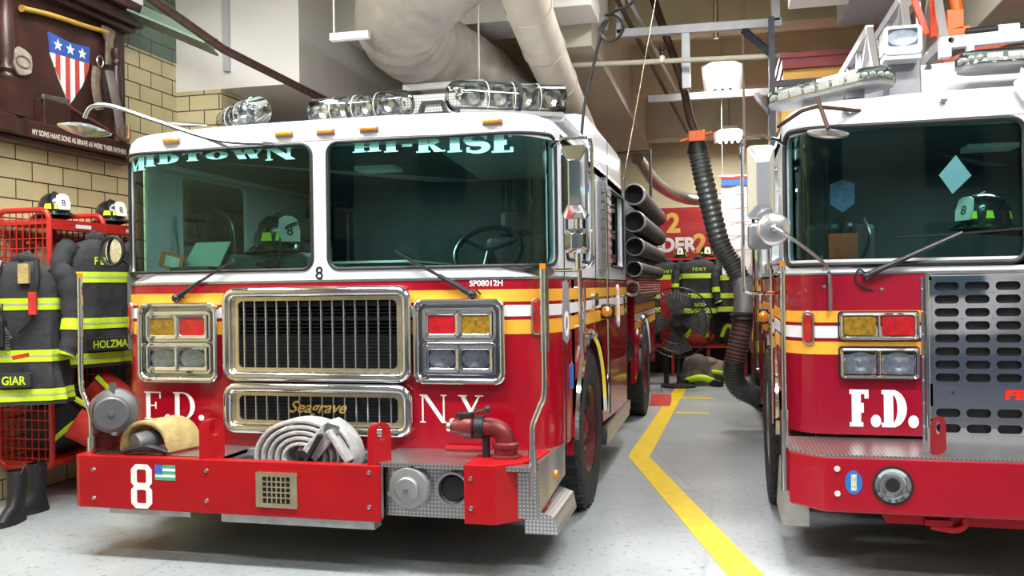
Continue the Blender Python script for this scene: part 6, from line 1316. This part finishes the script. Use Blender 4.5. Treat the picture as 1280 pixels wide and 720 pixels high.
t = thing('folded_gear', 'tan folded bunker gear with lime trim on the floor by the back rack', 'bunker gear', (-.25, 15.0, 0)); g = MB(); g.ball((-.2, 15.2, .16), .3, 20, (1.1, .8, .62)); g.ball((-.3, 15.1, .3), .16, 16, (1.2, .8, .6)); g.build('cloth', COATT, t); g = MB(); g.tube(smooth_path([(-.5, 14.97, .12), (-.2, 14.93, .16), (.1, 14.98, .1)]), .035, 8); g.build('lime_trim', LIME, t)
t = thing('bunker_boots', 'grey gear pile with lime cuffs standing on the floor in the aisle', 'bunker gear', (-.45, 14.5, 0)); g = MB()
g.lathe([(.3, 0), (.28, .08), (.24, .2), (.22, .32), (.18, .42), (.08, .48), (0, .49)], (-.45, 14.5, 0), (0, 0, 1), 24); g.build('trouser_heap', mat('grey_brown_cloth', (.2, .17, .14), .9, noise=.5, bump=.6, bscale=10), t)
g = MB(); g.tube(smooth_path([(-.6, 14.2, .08), (-.37, 14.15, .14), (-.17, 14.2, .07)]), .05, 10); g.build('lime_cuff', LIME, t); g = MB(); g.tube([(-.22, 14.2, .06), (-.05, 14.1, .05)], .06, 12); g.tube([(-.68, 14.2, .06), (-.6, 14.08, .05)], .06, 12); g.build('boot_toes', BLACK, t)
# pedestal fan
t = thing('pedestal_fan', 'large grey pedestal fan standing beside the rear of the engine', 'fan', (-.85, 14.3, 0))
c = Vector((-.72, 13.9, 1.02))
g = MB(); 
for r in (.2, .33, .45, .55): g.tube([c + Vector((r * cos(a), -.05 + (.12 if r > .5 else 0), r * sin(a))) for a in [2 * pi * k / 36 for k in range(36)]], .006 if r < .5 else .014, 6, closed=True)
for k in range(56): a = 2 * pi * k / 56; g.tube([c + Vector((.06 * cos(a), -.07, .06 * sin(a))), c + Vector((.45 * cos(a), -.05, .45 * sin(a))), c + Vector((.55 * cos(a), .07, .55 * sin(a)))], .005, 4)
g.build('wire_guard', BLKP, t)
for k in range(4):
    a0 = pi / 2 * k; g = MB(); vs = [c + Vector((r * cos(a0 + da), .02 + dy, r * sin(a0 + da))) for r, da, dy in ((.06, -.3, 0), (.48, -.5, .03), (.51, 0, 0), (.48, .5, -.03), (.06, .3, 0))]
    vs += [v + Vector((0, .008, 0)) for v in vs]; g.add(vs, [(0, 1, 2, 3, 4), (9, 8, 7, 6, 5)] + [(i, i + 5, (i + 1) % 5 + 5, (i + 1) % 5) for i in range(5)]); g.build('blade', mat('fan_blade_grey', (.16, .16, .155), .4, .3, noise=.2), t)
g = MB(); g.tube([c + Vector((0, -.06, 0)), c + Vector((0, .25, 0))], .06, 14); g.build('motor', BLKP, t)
g = MB(); g.tube([(-.72, 14.05, 0.04), (-.72, 14.05, .98)], .03, 10); g.lathe([(.28, 0), (.28, .03), (.05, .06), (0, .06)], (-.72, 14.05, 0), (0, 0, 1), 24); g.build('stand', BLACK, t)
t = thing('red_post', 'red painted post behind the pedestal fan', 'post', (-1.0, 14.5, 0)); g = MB(); g.box(-1.02, -.84, 14.5, 14.62, .55, 1.7); g.build('red_panel', LOCK, t); g = MB(); g.box(-.98, -.9, 14.5, 14.6, 0, .55); g.build('black_leg', BLACK, t)
t = thing('wheel_chock', 'red wheel chock on the yellow line by the rear tire', 'wheel chock', (-.86, 12.0, 0)); g = MB(); g.prism(lambda u, v, w: (-.98 + w, u, v), [(11.75, 0), (12.15, 0), (12.1, .12), (11.95, .14)], 0, .26); g.build('chock_body', LOCK, t); g = MB(); g.tube([(-.85, 12.1, .13), (-.85, 12.15, .2), (-.75, 12.15, .13)], .008, 6); g.build('handle', STEEL, t)
